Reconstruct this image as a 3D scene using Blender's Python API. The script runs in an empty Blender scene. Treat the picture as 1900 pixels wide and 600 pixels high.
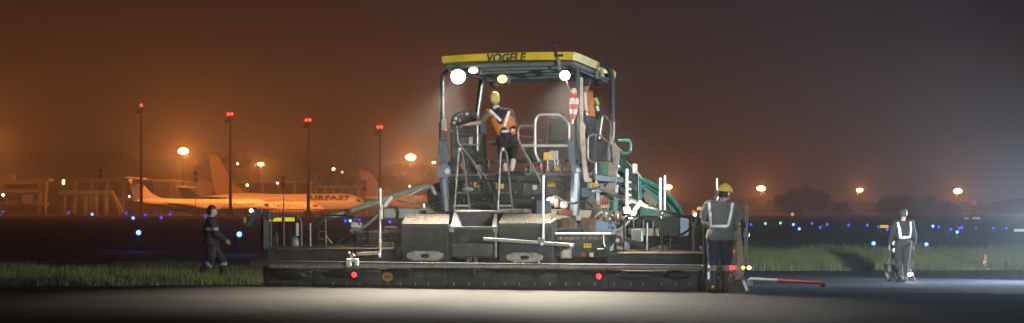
import bpy, bmesh, math, random
import numpy as np
from mathutils import Vector, Matrix, noise
from mathutils.bvhtree import BVHTree

random.seed(7); rng = np.random.default_rng(7)
S = bpy.context.scene
COL = S.collection
R = math.radians

# ------------------------------------------------------------------ camera
F, CX, HY, CH = 2850.0, 950.0, 388.0, 1.35      # focal length in photo pixels, centre, horizon row, eye height
cam_d = bpy.data.cameras.new('camera'); cam = bpy.data.objects.new('camera', cam_d); COL.objects.link(cam)
cam_d.sensor_width = 36; cam_d.lens = 36 * F / 1900; cam_d.shift_y = (HY - 300) / 1900
cam_d.clip_end = 6000; cam_d.clip_start = .1
cam.location = (0, 0, CH); cam.rotation_euler = (R(90), 0, 0)
S.camera = cam

# ------------------------------------------------------------------ night sky
w = bpy.data.worlds.new('World'); S.world = w; w.use_nodes = True
nt = w.node_tree; nt.nodes.clear(); N = nt.nodes.new; K = nt.links.new
out = N('ShaderNodeOutputWorld'); tc = N('ShaderNodeTexCoord'); sep = N('ShaderNodeSeparateXYZ')
K(tc.outputs['Generated'], sep.inputs[0])
az = N('ShaderNodeMapRange'); az.interpolation_type = 'SMOOTHSTEP'       # town glow lies to the left
for k, v in zip(('From Min', 'From Max', 'To Min', 'To Max'), (-.42, .36, 1, 0)): az.inputs[k].default_value = v
K(sep.outputs[0], az.inputs['Value'])
el = N('ShaderNodeMath'); el.operation = 'MULTIPLY'; el.inputs[1].default_value = -5.5
ab = N('ShaderNodeMath'); ab.operation = 'ABSOLUTE'; K(sep.outputs[2], ab.inputs[0]); K(ab.outputs[0], el.inputs[0])
ex = N('ShaderNodeMath'); ex.operation = 'EXPONENT'; K(el.outputs[0], ex.inputs[0])
gl = N('ShaderNodeMath'); gl.operation = 'MULTIPLY'; K(az.outputs[0], gl.inputs[0]); K(ex.outputs[0], gl.inputs[1])
m1 = N('ShaderNodeMix'); m1.data_type = 'RGBA'; K(az.outputs[0], m1.inputs['Factor'])
m1.inputs[6].default_value = (.014, .0155, .023, 1); m1.inputs[7].default_value = (.022, .0072, .003, 1)
mx = N('ShaderNodeMix'); mx.data_type = 'RGBA'; K(gl.outputs[0], mx.inputs['Factor']); K(m1.outputs[2], mx.inputs[6])
mx.inputs[7].default_value = (.085, .026, .007, 1)
cn = N('ShaderNodeTexNoise'); cn.inputs['Scale'].default_value = 3.2; cn.inputs['Detail'].default_value = 4
K(tc.outputs['Generated'], cn.inputs['Vector'])
cm = N('ShaderNodeMapRange'); cm.inputs['To Min'].default_value = .86; cm.inputs['To Max'].default_value = 1.12
K(cn.outputs[0], cm.inputs['Value'])
bg = N('ShaderNodeBackground'); K(mx.outputs[2], bg.inputs[0]); K(cm.outputs[0], bg.inputs[1])
sky = N('ShaderNodeTexSky'); sky.sky_type = 'NISHITA'; sky.sun_disc = False
sky.sun_elevation = R(-6); sky.sun_rotation = R(200)
bg2 = N('ShaderNodeBackground'); bg2.inputs[1].default_value = .02; K(sky.outputs[0], bg2.inputs[0])
ad = N('ShaderNodeAddShader'); K(bg.outputs[0], ad.inputs[0]); K(bg2.outputs[0], ad.inputs[1]); K(ad.outputs[0], out.inputs[0])

S.view_settings.view_transform = 'Standard'; S.view_settings.look = 'None'
S.view_settings.exposure = 0; S.view_settings.gamma = 1
S.render.engine = 'CYCLES'
cy = S.cycles; cy.use_denoising = True; cy.max_bounces = 4; cy.volume_bounces = 0; cy.diffuse_bounces = 2
cy.glossy_bounces = 2; cy.transmission_bounces = 2; cy.transparent_max_bounces = 4
cy.sample_clamp_indirect = 4; cy.use_light_tree = True; cy.caustics_reflective = False; cy.caustics_refractive = False
try: cy.denoiser = 'OPENIMAGEDENOISE'; cy.denoising_prefilter = 'ACCURATE'
except Exception: pass
HAZE = .0024

# ------------------------------------------------------------------ helpers
def W(px, py, D): return Vector(((px - CX) / F * D, D, CH + (HY - py) / F * D))
def gz(y):                                           # the pavement falls away to the verge
    return 0. if y < 27 else (-.035 * (y - 27) if y < 37 else -.35)

MATS = {}
def pm(name, col, rough=.55, metal=0., var=.3, scale=6., bump=.15, dirt=None, dscale=3., spec=.5, stretch=None, coat=0.):
    if name in MATS: return MATS[name]
    m = bpy.data.materials.new(name); m.use_nodes = True; t = m.node_tree; b = t.nodes['Principled BSDF']
    tcn = t.nodes.new('ShaderNodeTexCoord'); mp = t.nodes.new('ShaderNodeMapping'); t.links.new(tcn.outputs['Object'], mp.inputs[0])
    if stretch: mp.inputs['Scale'].default_value = stretch
    n1 = t.nodes.new('ShaderNodeTexNoise'); n1.inputs['Scale'].default_value = scale; n1.inputs['Detail'].default_value = 8
    n1.inputs['Roughness'].default_value = .65; t.links.new(mp.outputs[0], n1.inputs['Vector'])
    cr = t.nodes.new('ShaderNodeValToRGB'); cr.color_ramp.elements[0].position = .3; cr.color_ramp.elements[1].position = .7
    cr.color_ramp.elements[0].color = (*[c * (1 - var) for c in col], 1)
    cr.color_ramp.elements[1].color = (*[min(1, c * (1 + var)) for c in col], 1)
    t.links.new(n1.outputs[0], cr.inputs[0]); src = cr.outputs[0]
    if dirt:
        n2 = t.nodes.new('ShaderNodeTexNoise'); n2.inputs['Scale'].default_value = dscale; n2.inputs['Detail'].default_value = 10
        n2.inputs['Roughness'].default_value = .72
        t.links.new(mp.outputs[0], n2.inputs['Vector'])
        r2 = t.nodes.new('ShaderNodeValToRGB'); r2.color_ramp.elements[0].position = .5; r2.color_ramp.elements[1].position = .66
        t.links.new(n2.outputs[0], r2.inputs[0])
        mixn = t.nodes.new('ShaderNodeMix'); mixn.data_type = 'RGBA'; t.links.new(r2.outputs[0], mixn.inputs['Factor'])
        t.links.new(src, mixn.inputs[6]); mixn.inputs[7].default_value = (*dirt, 1); src = mixn.outputs[2]
    t.links.new(src, b.inputs['Base Color'])
    mr = t.nodes.new('ShaderNodeMapRange'); mr.inputs['To Min'].default_value = max(.05, rough - .12); mr.inputs['To Max'].default_value = min(1, rough + .12)
    t.links.new(n1.outputs[0], mr.inputs['Value']); t.links.new(mr.outputs[0], b.inputs['Roughness'])
    b.inputs['Metallic'].default_value = metal; b.inputs['Specular IOR Level'].default_value = spec
    if coat: b.inputs['Coat Weight'].default_value = coat
    if bump:
        n3 = t.nodes.new('ShaderNodeTexNoise'); n3.inputs['Scale'].default_value = scale * 9; n3.inputs['Detail'].default_value = 4
        t.links.new(mp.outputs[0], n3.inputs['Vector'])
        bp = t.nodes.new('ShaderNodeBump'); bp.inputs['Strength'].default_value = bump; bp.inputs['Distance'].default_value = .01
        t.links.new(n3.outputs[0], bp.inputs['Height']); t.links.new(bp.outputs[0], b.inputs['Normal'])
    MATS[name] = m; return m
def em(name, col, st):
    if name in MATS: return MATS[name]
    m = bpy.data.materials.new(name); m.use_nodes = True; b = m.node_tree.nodes['Principled BSDF']
    b.inputs['Base Color'].default_value = (*[min(.8, c) for c in col], 1)
    b.inputs['Emission Color'].default_value = (*col, 1); b.inputs['Emission Strength'].default_value = st
    MATS[name] = m; return m

class MB:
    def __init__(s): s.v = []; s.f = []
    def add(s, vs, fs):
        o = len(s.v); s.v += [Vector(v) for v in vs]; s.f += [[i + o for i in f] for f in fs]; return s
    def box(s, lo, hi, M=None):
        x0, y0, z0 = lo; x1, y1, z1 = hi
        vs = [Vector(p) for p in ((x0,y0,z0),(x1,y0,z0),(x1,y1,z0),(x0,y1,z0),(x0,y0,z1),(x1,y0,z1),(x1,y1,z1),(x0,y1,z1))]
        if M: vs = [M @ v for v in vs]
        return s.add(vs, [(0,3,2,1),(4,5,6,7),(0,1,5,4),(1,2,6,5),(2,3,7,6),(3,0,4,7)])
    def cyl(s, a, b, r0, r1=None, n=12, cap=True):
        a = Vector(a); b = Vector(b); r1 = r0 if r1 is None else r1
        d = (b - a).normalized(); x = d.orthogonal().normalized(); y = d.cross(x)
        vs = [a + (x * math.cos(2*math.pi*i/n) + y * math.sin(2*math.pi*i/n)) * r0 for i in range(n)] + \
             [b + (x * math.cos(2*math.pi*i/n) + y * math.sin(2*math.pi*i/n)) * r1 for i in range(n)]
        fs = [(i, (i+1) % n, n + (i+1) % n, n + i) for i in range(n)]
        if cap: fs += [tuple(range(n))[::-1], tuple(range(n, 2*n))]
        return s.add(vs, fs)
    def tube(s, pts, r, n=8, rs=None):
        pts = [Vector(p) for p in pts]; k = len(pts); x = None; rings = []
        for i, p in enumerate(pts):
            d = ((pts[min(i+1, k-1)] - p).normalized() + (p - pts[max(i-1, 0)]).normalized()).normalized()
            if x is None: x = d.orthogonal().normalized()
            x = (x - d * x.dot(d)).normalized(); y = d.cross(x); rr = rs[i] if rs else r
            rings += [p + (x * math.cos(2*math.pi*j/n) + y * math.sin(2*math.pi*j/n)) * rr for j in range(n)]
        fs = [(i*n + j, i*n + (j+1) % n, (i+1)*n + (j+1) % n, (i+1)*n + j) for i in range(k-1) for j in range(n)]
        fs += [tuple(range(n))[::-1], tuple(range((k-1)*n, k*n))]
        return s.add(rings, fs)
    def beam(s, a, b, w_, h_, up=(0,0,1)):
        a = Vector(a); b = Vector(b); d = b - a; L_ = d.length; d.normalize()
        x = d.cross(Vector(up)); x = x.normalized() if x.length > 1e-4 else d.orthogonal().normalized(); z = x.cross(d)
        M = Matrix((( x.x, d.x, z.x, a.x),(x.y, d.y, z.y, a.y),(x.z, d.z, z.z, a.z),(0,0,0,1)))
        return s.box((-w_/2, 0, -h_/2), (w_/2, L_, h_/2), M)
    def ell(s, c, r, n=16, m=10, M=None):
        c = Vector(c); r = (r, r, r) if isinstance(r, (int, float)) else r; vs = []
        loc = lambda v: c + (M @ Vector(v) if M else Vector(v))
        vs.append(loc((0, 0, r[2])))
        for i in range(1, m):
            t = math.pi * i / m
            for j in range(n):
                p = 2*math.pi*j/n; vs.append(loc((r[0]*math.sin(t)*math.cos(p), r[1]*math.sin(t)*math.sin(p), r[2]*math.cos(t))))
        vs.append(loc((0, 0, -r[2]))); e = len(vs) - 1
        fs = [(0, 1 + j, 1 + (j+1) % n) for j in range(n)]
        for i in range(m-2):
            for j in range(n): fs.append((1+i*n+j, 1+(i+1)*n+j, 1+(i+1)*n+(j+1) % n, 1+i*n+(j+1) % n))
        fs += [(e, 1+(m-2)*n+(j+1) % n, 1+(m-2)*n+j) for j in range(n)]
        return s.add(vs, fs)
    def prism(s, poly, ext):                          # polygon of 3-D points pushed along ext
        k = len(poly); poly = [Vector(p) for p in poly]; ext = Vector(ext)
        return s.add(poly + [p + ext for p in poly], [tuple(range(k))[::-1], tuple(range(k, 2*k))] + [(i, (i+1) % k, k+(i+1) % k, k+i) for i in range(k)])
    def lathe(s, prof, M=None, n=20):                 # (r, z) profile round z
        vs = [Vector((r*math.cos(2*math.pi*j/n), r*math.sin(2*math.pi*j/n), z)) for r, z in prof for j in range(n)]
        if M: vs = [M @ v for v in vs]
        k = len(prof); fs = [(i*n+j, i*n+(j+1) % n, (i+1)*n+(j+1) % n, (i+1)*n+j) for i in range(k-1) for j in range(n)]
        fs += [tuple(range(n))[::-1], tuple(range((k-1)*n, k*n))]
        return s.add(vs, fs)
    def build(s, name, mat, parent=None, smooth=False, bevel=0., kind=None):
        me = bpy.data.meshes.new(name); me.from_pydata([tuple(v) for v in s.v], [], s.f)
        bm = bmesh.new(); bm.from_mesh(me)
        bmesh.ops.recalc_face_normals(bm, faces=bm.faces)
        if bevel: bmesh.ops.bevel(bm, geom=list(bm.edges), offset=bevel, segments=1, affect='EDGES', clamp_overlap=True)
        bm.to_mesh(me); bm.free()
        if smooth:
            for p in me.polygons: p.use_smooth = True
            try: me.set_sharp_from_angle(angle=R(38))
            except Exception: pass
        me.materials.append(mat)
        o = bpy.data.objects.new(name, me); COL.objects.link(o)
        if parent: o.parent = parent
        if kind: o['kind'] = kind
        return o
def tag(o, label, cat, group=None):
    o['label'] = label; o['category'] = cat
    if group: o['group'] = group
    return o
def thing(name, label, cat, loc=(0,0,0), rz=0., group=None):
    o = bpy.data.objects.new(name, None); COL.objects.link(o); o.location = loc; o.rotation_euler = (0, 0, rz); o.empty_display_size = .2
    return tag(o, label, cat, group)
def mesh_np(name, co, faces_n, mat, loops):           # fast build: co (n,3), loops flat index array, faces_n verts per face
    me = bpy.data.meshes.new(name); nf = len(loops) // faces_n
    me.vertices.add(len(co)); me.vertices.foreach_set('co', co.astype(np.float32).ravel())
    me.loops.add(len(loops)); me.loops.foreach_set('vertex_index', loops.astype(np.int32))
    me.polygons.add(nf); me.polygons.foreach_set('loop_start', np.arange(0, nf*faces_n, faces_n, dtype=np.int32))
    me.update(calc_edges=True); me.materials.append(mat)
    o = bpy.data.objects.new(name, me); COL.objects.link(o); return o
def fillet(pts, r=.06, k=4):
    pts = [Vector(p) for p in pts]; o = [pts[0]]
    for i in range(1, len(pts)-1):
        a, b, c = pts[i-1], pts[i], pts[i+1]; d1 = min(r, (a-b).length*.45); d2 = min(r, (c-b).length*.45)
        p = b + (a-b).normalized()*d1; q = b + (c-b).normalized()*d2
        for j in range(k+1):
            t = j/k; o.append(p*(1-t)**2 + b*2*t*(1-t) + q*t*t)
    return o + [pts[-1]]
def smoothpath(pts, k=6):
    pts = [Vector(p) for p in pts]; q = [pts[0]*2-pts[1]] + pts + [pts[-1]*2-pts[-2]]; o = []
    for i in range(1, len(q)-2):
        for j in range(k):
            t = j/k; a, b, c, d = q[i-1:i+3]
            o.append(.5*((2*b) + (c-a)*t + (2*a-5*b+4*c-d)*t*t + (3*b-a-3*c+d)*t**3))
    return o + [pts[-1]]
def light(kind, loc, power, col, parent=None, target=None, angle=120, blend=.5, rad=.1):
    d = bpy.data.lights.new('lamp_light', kind); d.energy = power; d.color = col; d.shadow_soft_size = rad
    o = bpy.data.objects.new('lamp_light', d); COL.objects.link(o); o.location = loc
    if parent: o.parent = parent
    if kind == 'SPOT':
        d.spot_size = R(angle); d.spot_blend = blend
        dv = Vector(target) - Vector(loc); o.rotation_euler = dv.to_track_quat('-Z', 'Y').to_euler()
    return o
def text_mesh(name, body, size, mat, parent, M, extrude=.004, bold=.0, shear=0.):
    c = bpy.data.curves.new(name, 'FONT'); c.body = body; c.size = size; c.extrude = extrude; c.offset = bold; c.shear = shear
    c.align_x = 'CENTER'; c.resolution_u = 3
    t = bpy.data.objects.new(name + '_tmp', c); COL.objects.link(t)
    me = bpy.data.meshes.new_from_object(t.evaluated_get(bpy.context.evaluated_depsgraph_get()))
    bpy.data.objects.remove(t); me.transform(M); me.materials.clear(); me.materials.append(mat)
    o = bpy.data.objects.new(name, me); COL.objects.link(o); o.parent = parent; return o

# ------------------------------------------------------------------ materials
ASPH = pm('fresh_asphalt', (.050, .045, .041), .85, 0, .5, 7, 1., dirt=(.03, .028, .027), dscale=.5, stretch=(.4, 1.2, 1), spec=.12)
OLD = pm('old_pavement', (.034, .036, .042), .78, 0, .35, .7, .6, dirt=(.03, .032, .04), dscale=.3, stretch=(.5, 1.5, 1), spec=.15)
SOIL = pm('field_soil', (.016, .018, .01), .95, 0, .4, .25, .4)
GRASS = pm('grass_blade', (.118, .142, .042), .7, 0, .55, .8, 0)
DARK = pm('graphite_paint', (.034, .041, .040), .52, 0, .35, 5, .12, dirt=(.085, .08, .065), dscale=2.6, spec=.25)
PANEL = pm('grey_panel_paint', (.065, .074, .073), .45, 0, .2, 4, .06, dirt=(.12, .105, .08), dscale=3.5)
BLACK = pm('black_rubber', (.014, .014, .015), .6, 0, .3, 10, .1)
STEEL = pm('worn_steel', (.55, .54, .50), .38, .7, .25, 9, .1, dirt=(.22, .17, .12), dscale=8)
BRIGHT = pm('bare_bright_steel', (.72, .70, .64), .35, .35, .2, 10, .05)
PIPE = pm('dull_rail_paint', (.30, .29, .27), .35, .5, .3, 12, .05, dirt=(.12, .10, .08), dscale=9)
BLUE = pm('blue_grey_hydraulics', (.12, .17, .215), .35, .2, .2, 6, .05, dirt=(.08, .09, .1), dscale=6)
CREAM = pm('cream_paint', (.55, .47, .35), .5, 0, .15, 5, .05, dirt=(.3, .22, .14), dscale=4)
GREEN = pm('machine_green', (.025, .21, .10), .6, 0, .2, 4, .05, dirt=(.16, .13, .08), dscale=2.5, spec=.12)
DGREEN = pm('dark_green_panel', (.022, .085, .045), .8, 0, .2, 4, .05, dirt=(.06, .06, .04), dscale=3, spec=.06)
PALEG = pm('pale_green_steel', (.27, .34, .27), .45, .2, .2, 7, .08, dirt=(.3, .27, .2), dscale=6)
OLIVE = pm('olive_steel', (.20, .18, .11), .5, .3, .35, 5, .1, dirt=(.28, .20, .10), dscale=4)
YEL = pm('canopy_yellow', (.62, .46, .02), .4, 0, .08, 3, .03, dirt=(.5, .38, .06), dscale=2)
WARN = pm('warning_yellow', (.75, .48, .03), .5, 0, .1, 20, 0)
WHITE = pm('white_plate', (.68, .68, .64), .5, 0, .1, 8, .02)
INK = pm('dark_lettering', (.03, .028, .02), .5, 0, .1, 8, 0)
RUST = pm('rusty_plate', (.17, .115, .07), .7, .2, .5, 7, .2, dirt=(.06, .045, .03), dscale=5)
CEIL = pm('canopy_lining', (.10, .125, .12), .55, 0, .2, 3, .05)
GREYP = pm('light_grey_plate', (.34, .34, .29), .55, 0, .2, 7, .08, dirt=(.16, .14, .1), dscale=6)
TAPE = pm('reflective_tape', (.86, .86, .82), .35, 0, .06, 20, 0)
LAMPW = em('white_lamp_glass', (1, .97, .88), 60)
LAMPA = em('amber_lamp_glass', (1, .55, .16), 3.2)
LAMPR = em('red_lamp_glass', (1, .05, .05), 2.2)
SOD = em('sodium_lamp_glass', (1, .62, .22), 60)
BEAC = em('red_beacon_glass', (1, .03, .02), 14)
BLU = em('blue_light_glass', (.03, .08, 1), 2.2); BLUW = em('bright_blue_light_glass', (.10, .26, 1), 7)
GRN = em('green_light_glass', (.1, .9, .25), 3)
DIMW = em('white_light_glass', (.9, .95, .8), 9); YG = em('yellow_green_light_glass', (.85, .95, .3), 7)
SIGNY = em('lit_yellow_sign', (.9, .72, .05), .9)

# ------------------------------------------------------------------ ground
def sheet(name, poly, off, mat, res=None):
    bm = bmesh.new(); f = bm.faces.new([bm.verts.new((x, y, 0)) for x, y in poly])
    for y in (27, 37):
        bmesh.ops.bisect_plane(bm, geom=bm.verts[:] + bm.edges[:] + bm.faces[:], plane_co=(0, y, 0), plane_no=(0, 1, 0))
    for v in bm.verts: v.co.z = gz(v.co.y) + off
    for f in bm.faces:
        f.normal_update()
        if f.normal.z < 0: f.normal_flip()
    me = bpy.data.meshes.new(name); bm.to_mesh(me); bm.free(); me.materials.append(mat)
    o = bpy.data.objects.new(name, me); COL.objects.link(o); o['kind'] = 'structure'; return o
sheet('ground', [(-1500, -60), (1500, -60), (1500, 1500), (-1500, 1500)], -.06, SOIL)
EDGE = [(-60, 10), (-24, 22.2), (-9.8, 29.4), (-5.2, 31.8), (1, 38.5), (6.8, 43.3), (14.7, 44), (60, 47)]
sheet('runway', [(-60, -55), (60, -55)] + EDGE[::-1], -.052, OLD)
sheet('apron', [(-420, 372), (420, 430), (420, 560), (-420, 560)], -.03, pm('apron_concrete', (.22, .21, .2), .8, 0, .2, .05, 0))
bm = MB(); MAT_EDGE = [(-60, 20.5), (-8.9, 26.0), (-4.5, 27.2), (3.3, 25.1), (8.2, 24.5), (60, 22)]
poly = [(-60, -50), (60, -50)] + MAT_EDGE[::-1]
bm.add([(x, y, 0) for x, y in poly] + [(x, y, -.1) for x, y in poly], [tuple(range(len(poly)))] + [(i, i+1, len(poly)+i+1, len(poly)+i) for i in range(1, len(poly)-1)])
o = bm.build('asphalt_mat', ASPH); o['kind'] = 'structure'
if o.data.polygons[0].normal.z < 0: o.data.flip_normals()
def edge_y(x):
    for (a, b), (c, d) in zip(EDGE, EDGE[1:]):
        if a <= x <= c: return b + (x - a) / (c - a) * (d - b)
    return 47
def grass(n, depth, h0, h1, wd):
    D = rng.uniform(20, 75, n*3); X = rng.uniform(-.40, .40, n*3) * D
    ey = np.interp(X, [e[0] for e in EDGE], [e[1] for e in EDGE])
    t = (D - ey) / depth; keep = (t > 0) & (t < 1 + .15*np.sin(X*1.7)) & (rng.random(n*3) < 1.1 - .6*t)
    X, D, t = X[keep][:n], D[keep][:n], t[keep][:n]; k = len(X)
    z = np.where(D < 27, 0, np.where(D < 37, -.035*(D-27), -.35)) - .06
    cl = np.array([noise.noise((x*.45, y*.45, 3.1)) for x, y in zip(X, D)])
    h = rng.uniform(h0, h1, k) * (1 + .55*cl) * np.where(X > 3, 1.25, .85) * np.clip(.45 + t*6, .45, 1)
    a = rng.uniform(0, 2*np.pi, k); dx, dy = np.cos(a)*wd, np.sin(a)*wd; lx, ly = rng.normal(0, .3, k)*h, rng.normal(0, .3, k)*h
    co = np.empty((k, 5, 3))
    co[:, 0] = np.stack([X-dx, D-dy, z], 1); co[:, 1] = np.stack([X+dx, D+dy, z], 1)
    co[:, 2] = np.stack([X+dx*.7+lx*.35, D+dy*.7+ly*.35, z+h*.55], 1); co[:, 3] = np.stack([X-dx*.7+lx*.35, D-dy*.7+ly*.35, z+h*.55], 1)
    co[:, 4] = np.stack([X+lx, D+ly, z+h], 1)
    b = np.arange(k)[:, None]*5
    lp = np.concatenate([b+[[0, 1, 2]], b+[[0, 2, 3]], b+[[3, 2, 4]]], 1).ravel()
    return mesh_np('grass', co.reshape(-1, 3), 3, GRASS, lp)
g = grass(150000, 15, .14, .40, .012); g['kind'] = 'stuff'; g['label'] = 'rough green grass verge along the pavement edge'; g['category'] = 'grass'

# ------------------------------------------------------------------ the asphalt paver
A = R(15); X0, Y0 = -.6, 26.2; SA, CA = math.sin(A), math.cos(A)
paver = thing('asphalt_paver', 'large road paver with yellow canopy and wide dark screed seen from behind', 'paver', (X0, Y0, 0), -A)
def L(px, py, v):                                     # photo pixel on the machine plane v metres ahead of the screed's rear
    k = (px - CX) / F
    Y = (v + X0*SA + Y0*CA) / (k*SA + CA); X = k*Y
    return Vector(((X-X0)*CA - (Y-Y0)*SA, v, CH + (HY - py)/F*Y))
def LW(px, py, v):
    p = L(px, py, v); return Vector((X0 + p.x*CA + p.y*SA, Y0 - p.x*SA + p.y*CA, p.z))
def pbox(name, x0, y0, x1, y1, v0, v1, mat, bevel=.008, parent=None, zmin=None):
    a = L(x0, (y0+y1)/2, v0); b = L(x1, (y0+y1)/2, v0); xc = (x0+x1)/2
    z1, z0 = L(xc, y0, v0).z, L(xc, y1, v0).z
    if zmin is not None: z0 = max(zmin, z0)
    return MB().box((a.x, v0, z0), (b.x, v1, z1)).build(name, mat, parent or paver, bevel=bevel)
def ptube(name, pts, r, mat, fil=.05, parent=None, smooth_=False, n=8):
    q = [L(*p) for p in pts]; q = smoothpath(q) if smooth_ else (fillet(q, fil) if fil and len(q) > 2 else q)
    return MB().tube(q, r, n).build(name, mat, parent or paver, smooth=True)
def ppoly(name, pts, depth, mat, parent=None, bevel=.004):   # pts (px,py,v) polygon pushed forward by depth
    ext = depth if isinstance(depth, tuple) else (0, depth, 0)
    return MB().prism([L(*p) for p in pts], ext).build(name, mat, parent or paver, bevel=bevel)
def pbeam(name, a, b, w_, h_, mat, parent=None, bevel=.005):
    return MB().beam(L(*a), L(*b), w_, h_).build(name, mat, parent or paver, bevel=bevel)
def pcyl(name, a, b, r, mat, r1=None, parent=None, n=14):
    return MB().cyl(L(*a), L(*b), r, r1, n).build(name, mat, parent or paver, smooth=True)

# --- screed: lower plates, walkway, boxes
def lower_plate(x0, x1, y0, y1, name='screed_plate', mat=None):
    return pbox(name, x0, y0, x1, y1, 0, .5, mat or DARK, .01, zmin=.004)
for x0, x1, y0 in ((492, 578, 503), (579.5, 705, 503), (706.5, 830, 499), (831.5, 925, 499), (926.5, 1035, 499), (1036.5, 1128, 499), (1129.5, 1215, 502), (1216.5, 1297, 502)):
    pl = lower_plate(x0, x1, y0, 560)
    for k in range(int((x1-x0)//26)):                 # small gauge pegs along the lower edge
        px = x0 + 13 + 26*k + random.uniform(-3, 3)
        pcyl('peg', (px, 524, -.012), (px, 530, -.012), .007, STEEL, parent=pl, n=6)
for px, y, r in ((540, 512, 26), (1175, 512, 26), (630, 508, 30), (1255, 510, 22)):      # bulging hose covers under the walkway
    p = L(px, y, -.03); MB().ell(p, (r*.0105, .05, .075)).build('hose_cover', BLACK, paver, smooth=True)
pbox('bottom_strip', 486, 531, 1306, 560, -.03, -.006, BLACK, .004, zmin=.006)
wk = pbox('walkway', 466, 488.5, 1302, 491, -.36, -.01, DARK, .006)
fr = pbox('walkway_edge', 466, 491, 1302, 498, -.34, -.30, RUST, .003)
m = MB()
for k in range(200):
    px = 500 + k*4.0
    if px > 1298: break
    a = L(px, 491.3, -.36); b = L(px, 497.6, -.36)
    m.box((a.x-.010, -.352, b.z), (a.x+.010, -.338, a.z))
m.build('walkway_ribs', GREYP, fr, kind='stuff')
for px in (520, 640, 760, 880, 1000, 1120, 1240): pbeam('walkway_bracket', (px, 500, -.33), (px, 512, -.02), .05, .05, DARK)
TREAD = pm('tread_steel', (.095, .075, .052), .5, .3, .3, 9, .1); TREADB = pm('tread_base', (.035, .027, .02), .7, .2, .3, 9, .1); BAY = pm('bay_brown', (.032, .026, .021), .6, .1, .3, 7, .1)
def tread(name, q, mat, nx, ny, parent=None):        # sloping checker plate: four corners, studs stand proud
    a, b, c, d = [L(*p) for p in q]; nrm = (b-a).cross(d-a).normalized()
    if nrm.z < 0: nrm = -nrm
    o = MB().prism([a, b, c, d], -nrm*.02).build(name, TREADB, parent or paver)
    m = MB()
    for i in range(nx):
        for j in range(ny):
            s, t = (i+.5)/nx, (j+.5)/ny; p = (a*(1-s)+b*s)*(1-t) + (d*(1-s)+c*s)*t
            e1 = (b-a).normalized()*(b-a).length/nx*.36; e2 = (d-a).normalized()*(d-a).length/ny*.34
            m.add([p-e1-e2, p+e1-e2, p+e1+e2, p-e1+e2] + [p+nrm*.012+q_ for q_ in (-e1*.6-e2*.6, e1*.6-e2*.6, e1*.6+e2*.6, -e1*.6+e2*.6)],
                  [(4,5,6,7),(0,1,5,4),(1,2,6,5),(2,3,7,6),(3,0,4,7)])
    m.build('tread_studs', TREAD, o, kind='stuff'); return o
def cover_box(x0, x1, y0, y1, side):
    b = pbox('screed_cover', x0, y0, x1, y1, .0, .55, DARK, .012)
    tread('tread_plate', ((x0-1, y0-1, -.015), (x1+1, y0-1, -.015), (x1+3, y0-18, .42), (x0+8, y0-18, .42)), RUST, 16, 5, b)
    ppoly('box_lip', [(x0-1, y0-1, -.02), (x1+1, y0-1, -.02), (x1+1, y0+6, -.02), (x0-1, y0+6, -.02)], .016, PANEL, b)
    cx, cy = (x0+x1)/2, y1-11
    h = [(-34, 0), (-33, -4), (-20, -9), (20, -9), (33, -4), (34, 0), (33, 4), (20, 9), (-20, 9), (-33, 4)]
    s = ppoly('hand_plate', [(cx+p, cy+q, -.03) for p, q in h], .026, GREYP, b)
    e = [(8*math.copysign(min(1, abs(math.cos(t))*1.3), math.cos(t)), 4*math.sin(t)) for t in [2*math.pi*i/14 for i in range(14)]]
    ppoly('grip_hole', [(cx+p, cy+q, -.036) for p, q in e], .005, BLACK, s, 0)
    return b
cover_box(746, 831, 416, 486, 0); cover_box(926, 1021, 415, 489, 1)
ppoly('side_panel', [(1022, 411, .0), (1030, 405, .3), (1030, 484, .3), (1022, 489, .0)], (.03, 0, 0), PANEL)
# middle step box with an open bay
mid = pbox('centre_box', 835, 424, 923, 480, .06, .6, DARK, .01)
ppoly('bay_side', [(835, 424, .07), (842, 393, .45), (846, 393, .45), (858, 424, .07)], .06, BAY, mid)
ppoly('bay_side', [(912, 424, .07), (918, 393, .45), (923, 393, .45), (922, 424, .07)], .06, BAY, mid)
pbox('bay_back', 845, 393, 920, 424, .47, .53, PANEL, .005, mid)
pbox('bay_lip', 836, 421, 922, 427, .03, .058, PANEL, .004, mid)
pbox('step_edge', 843, 391, 924, 394.5, .42, .6, STEEL, .004, mid)
for px in (837, 919): pbox('hinge', px-4, 420, px+4, 431, .0, .028, STEEL, .003, mid)
pbox('panel_seam', 840, 453, 912, 457, .04, .058, RUST, .002, mid); pbox('slot', 869, 465, 884, 470, .045, .058, BLACK, 0, mid)
pbox('edge_strip', 918, 424, 921.5, 478, .03, .058, STEEL, .002, mid); pbox('lower_flap', 840, 457.5, 912, 476, .045, .0585, PANEL, .003, mid)
for px in (782, 790, 803, 812, 868, 884, 955, 970, 1000): pcyl('bolt', (px, 489, -.1), (px, 485, -.1), .016, STEEL, n=8)
for px in (870, 882): pbox('bracket', px-3, 478, px+3, 487, -.02, .05, PANEL, .002)
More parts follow.
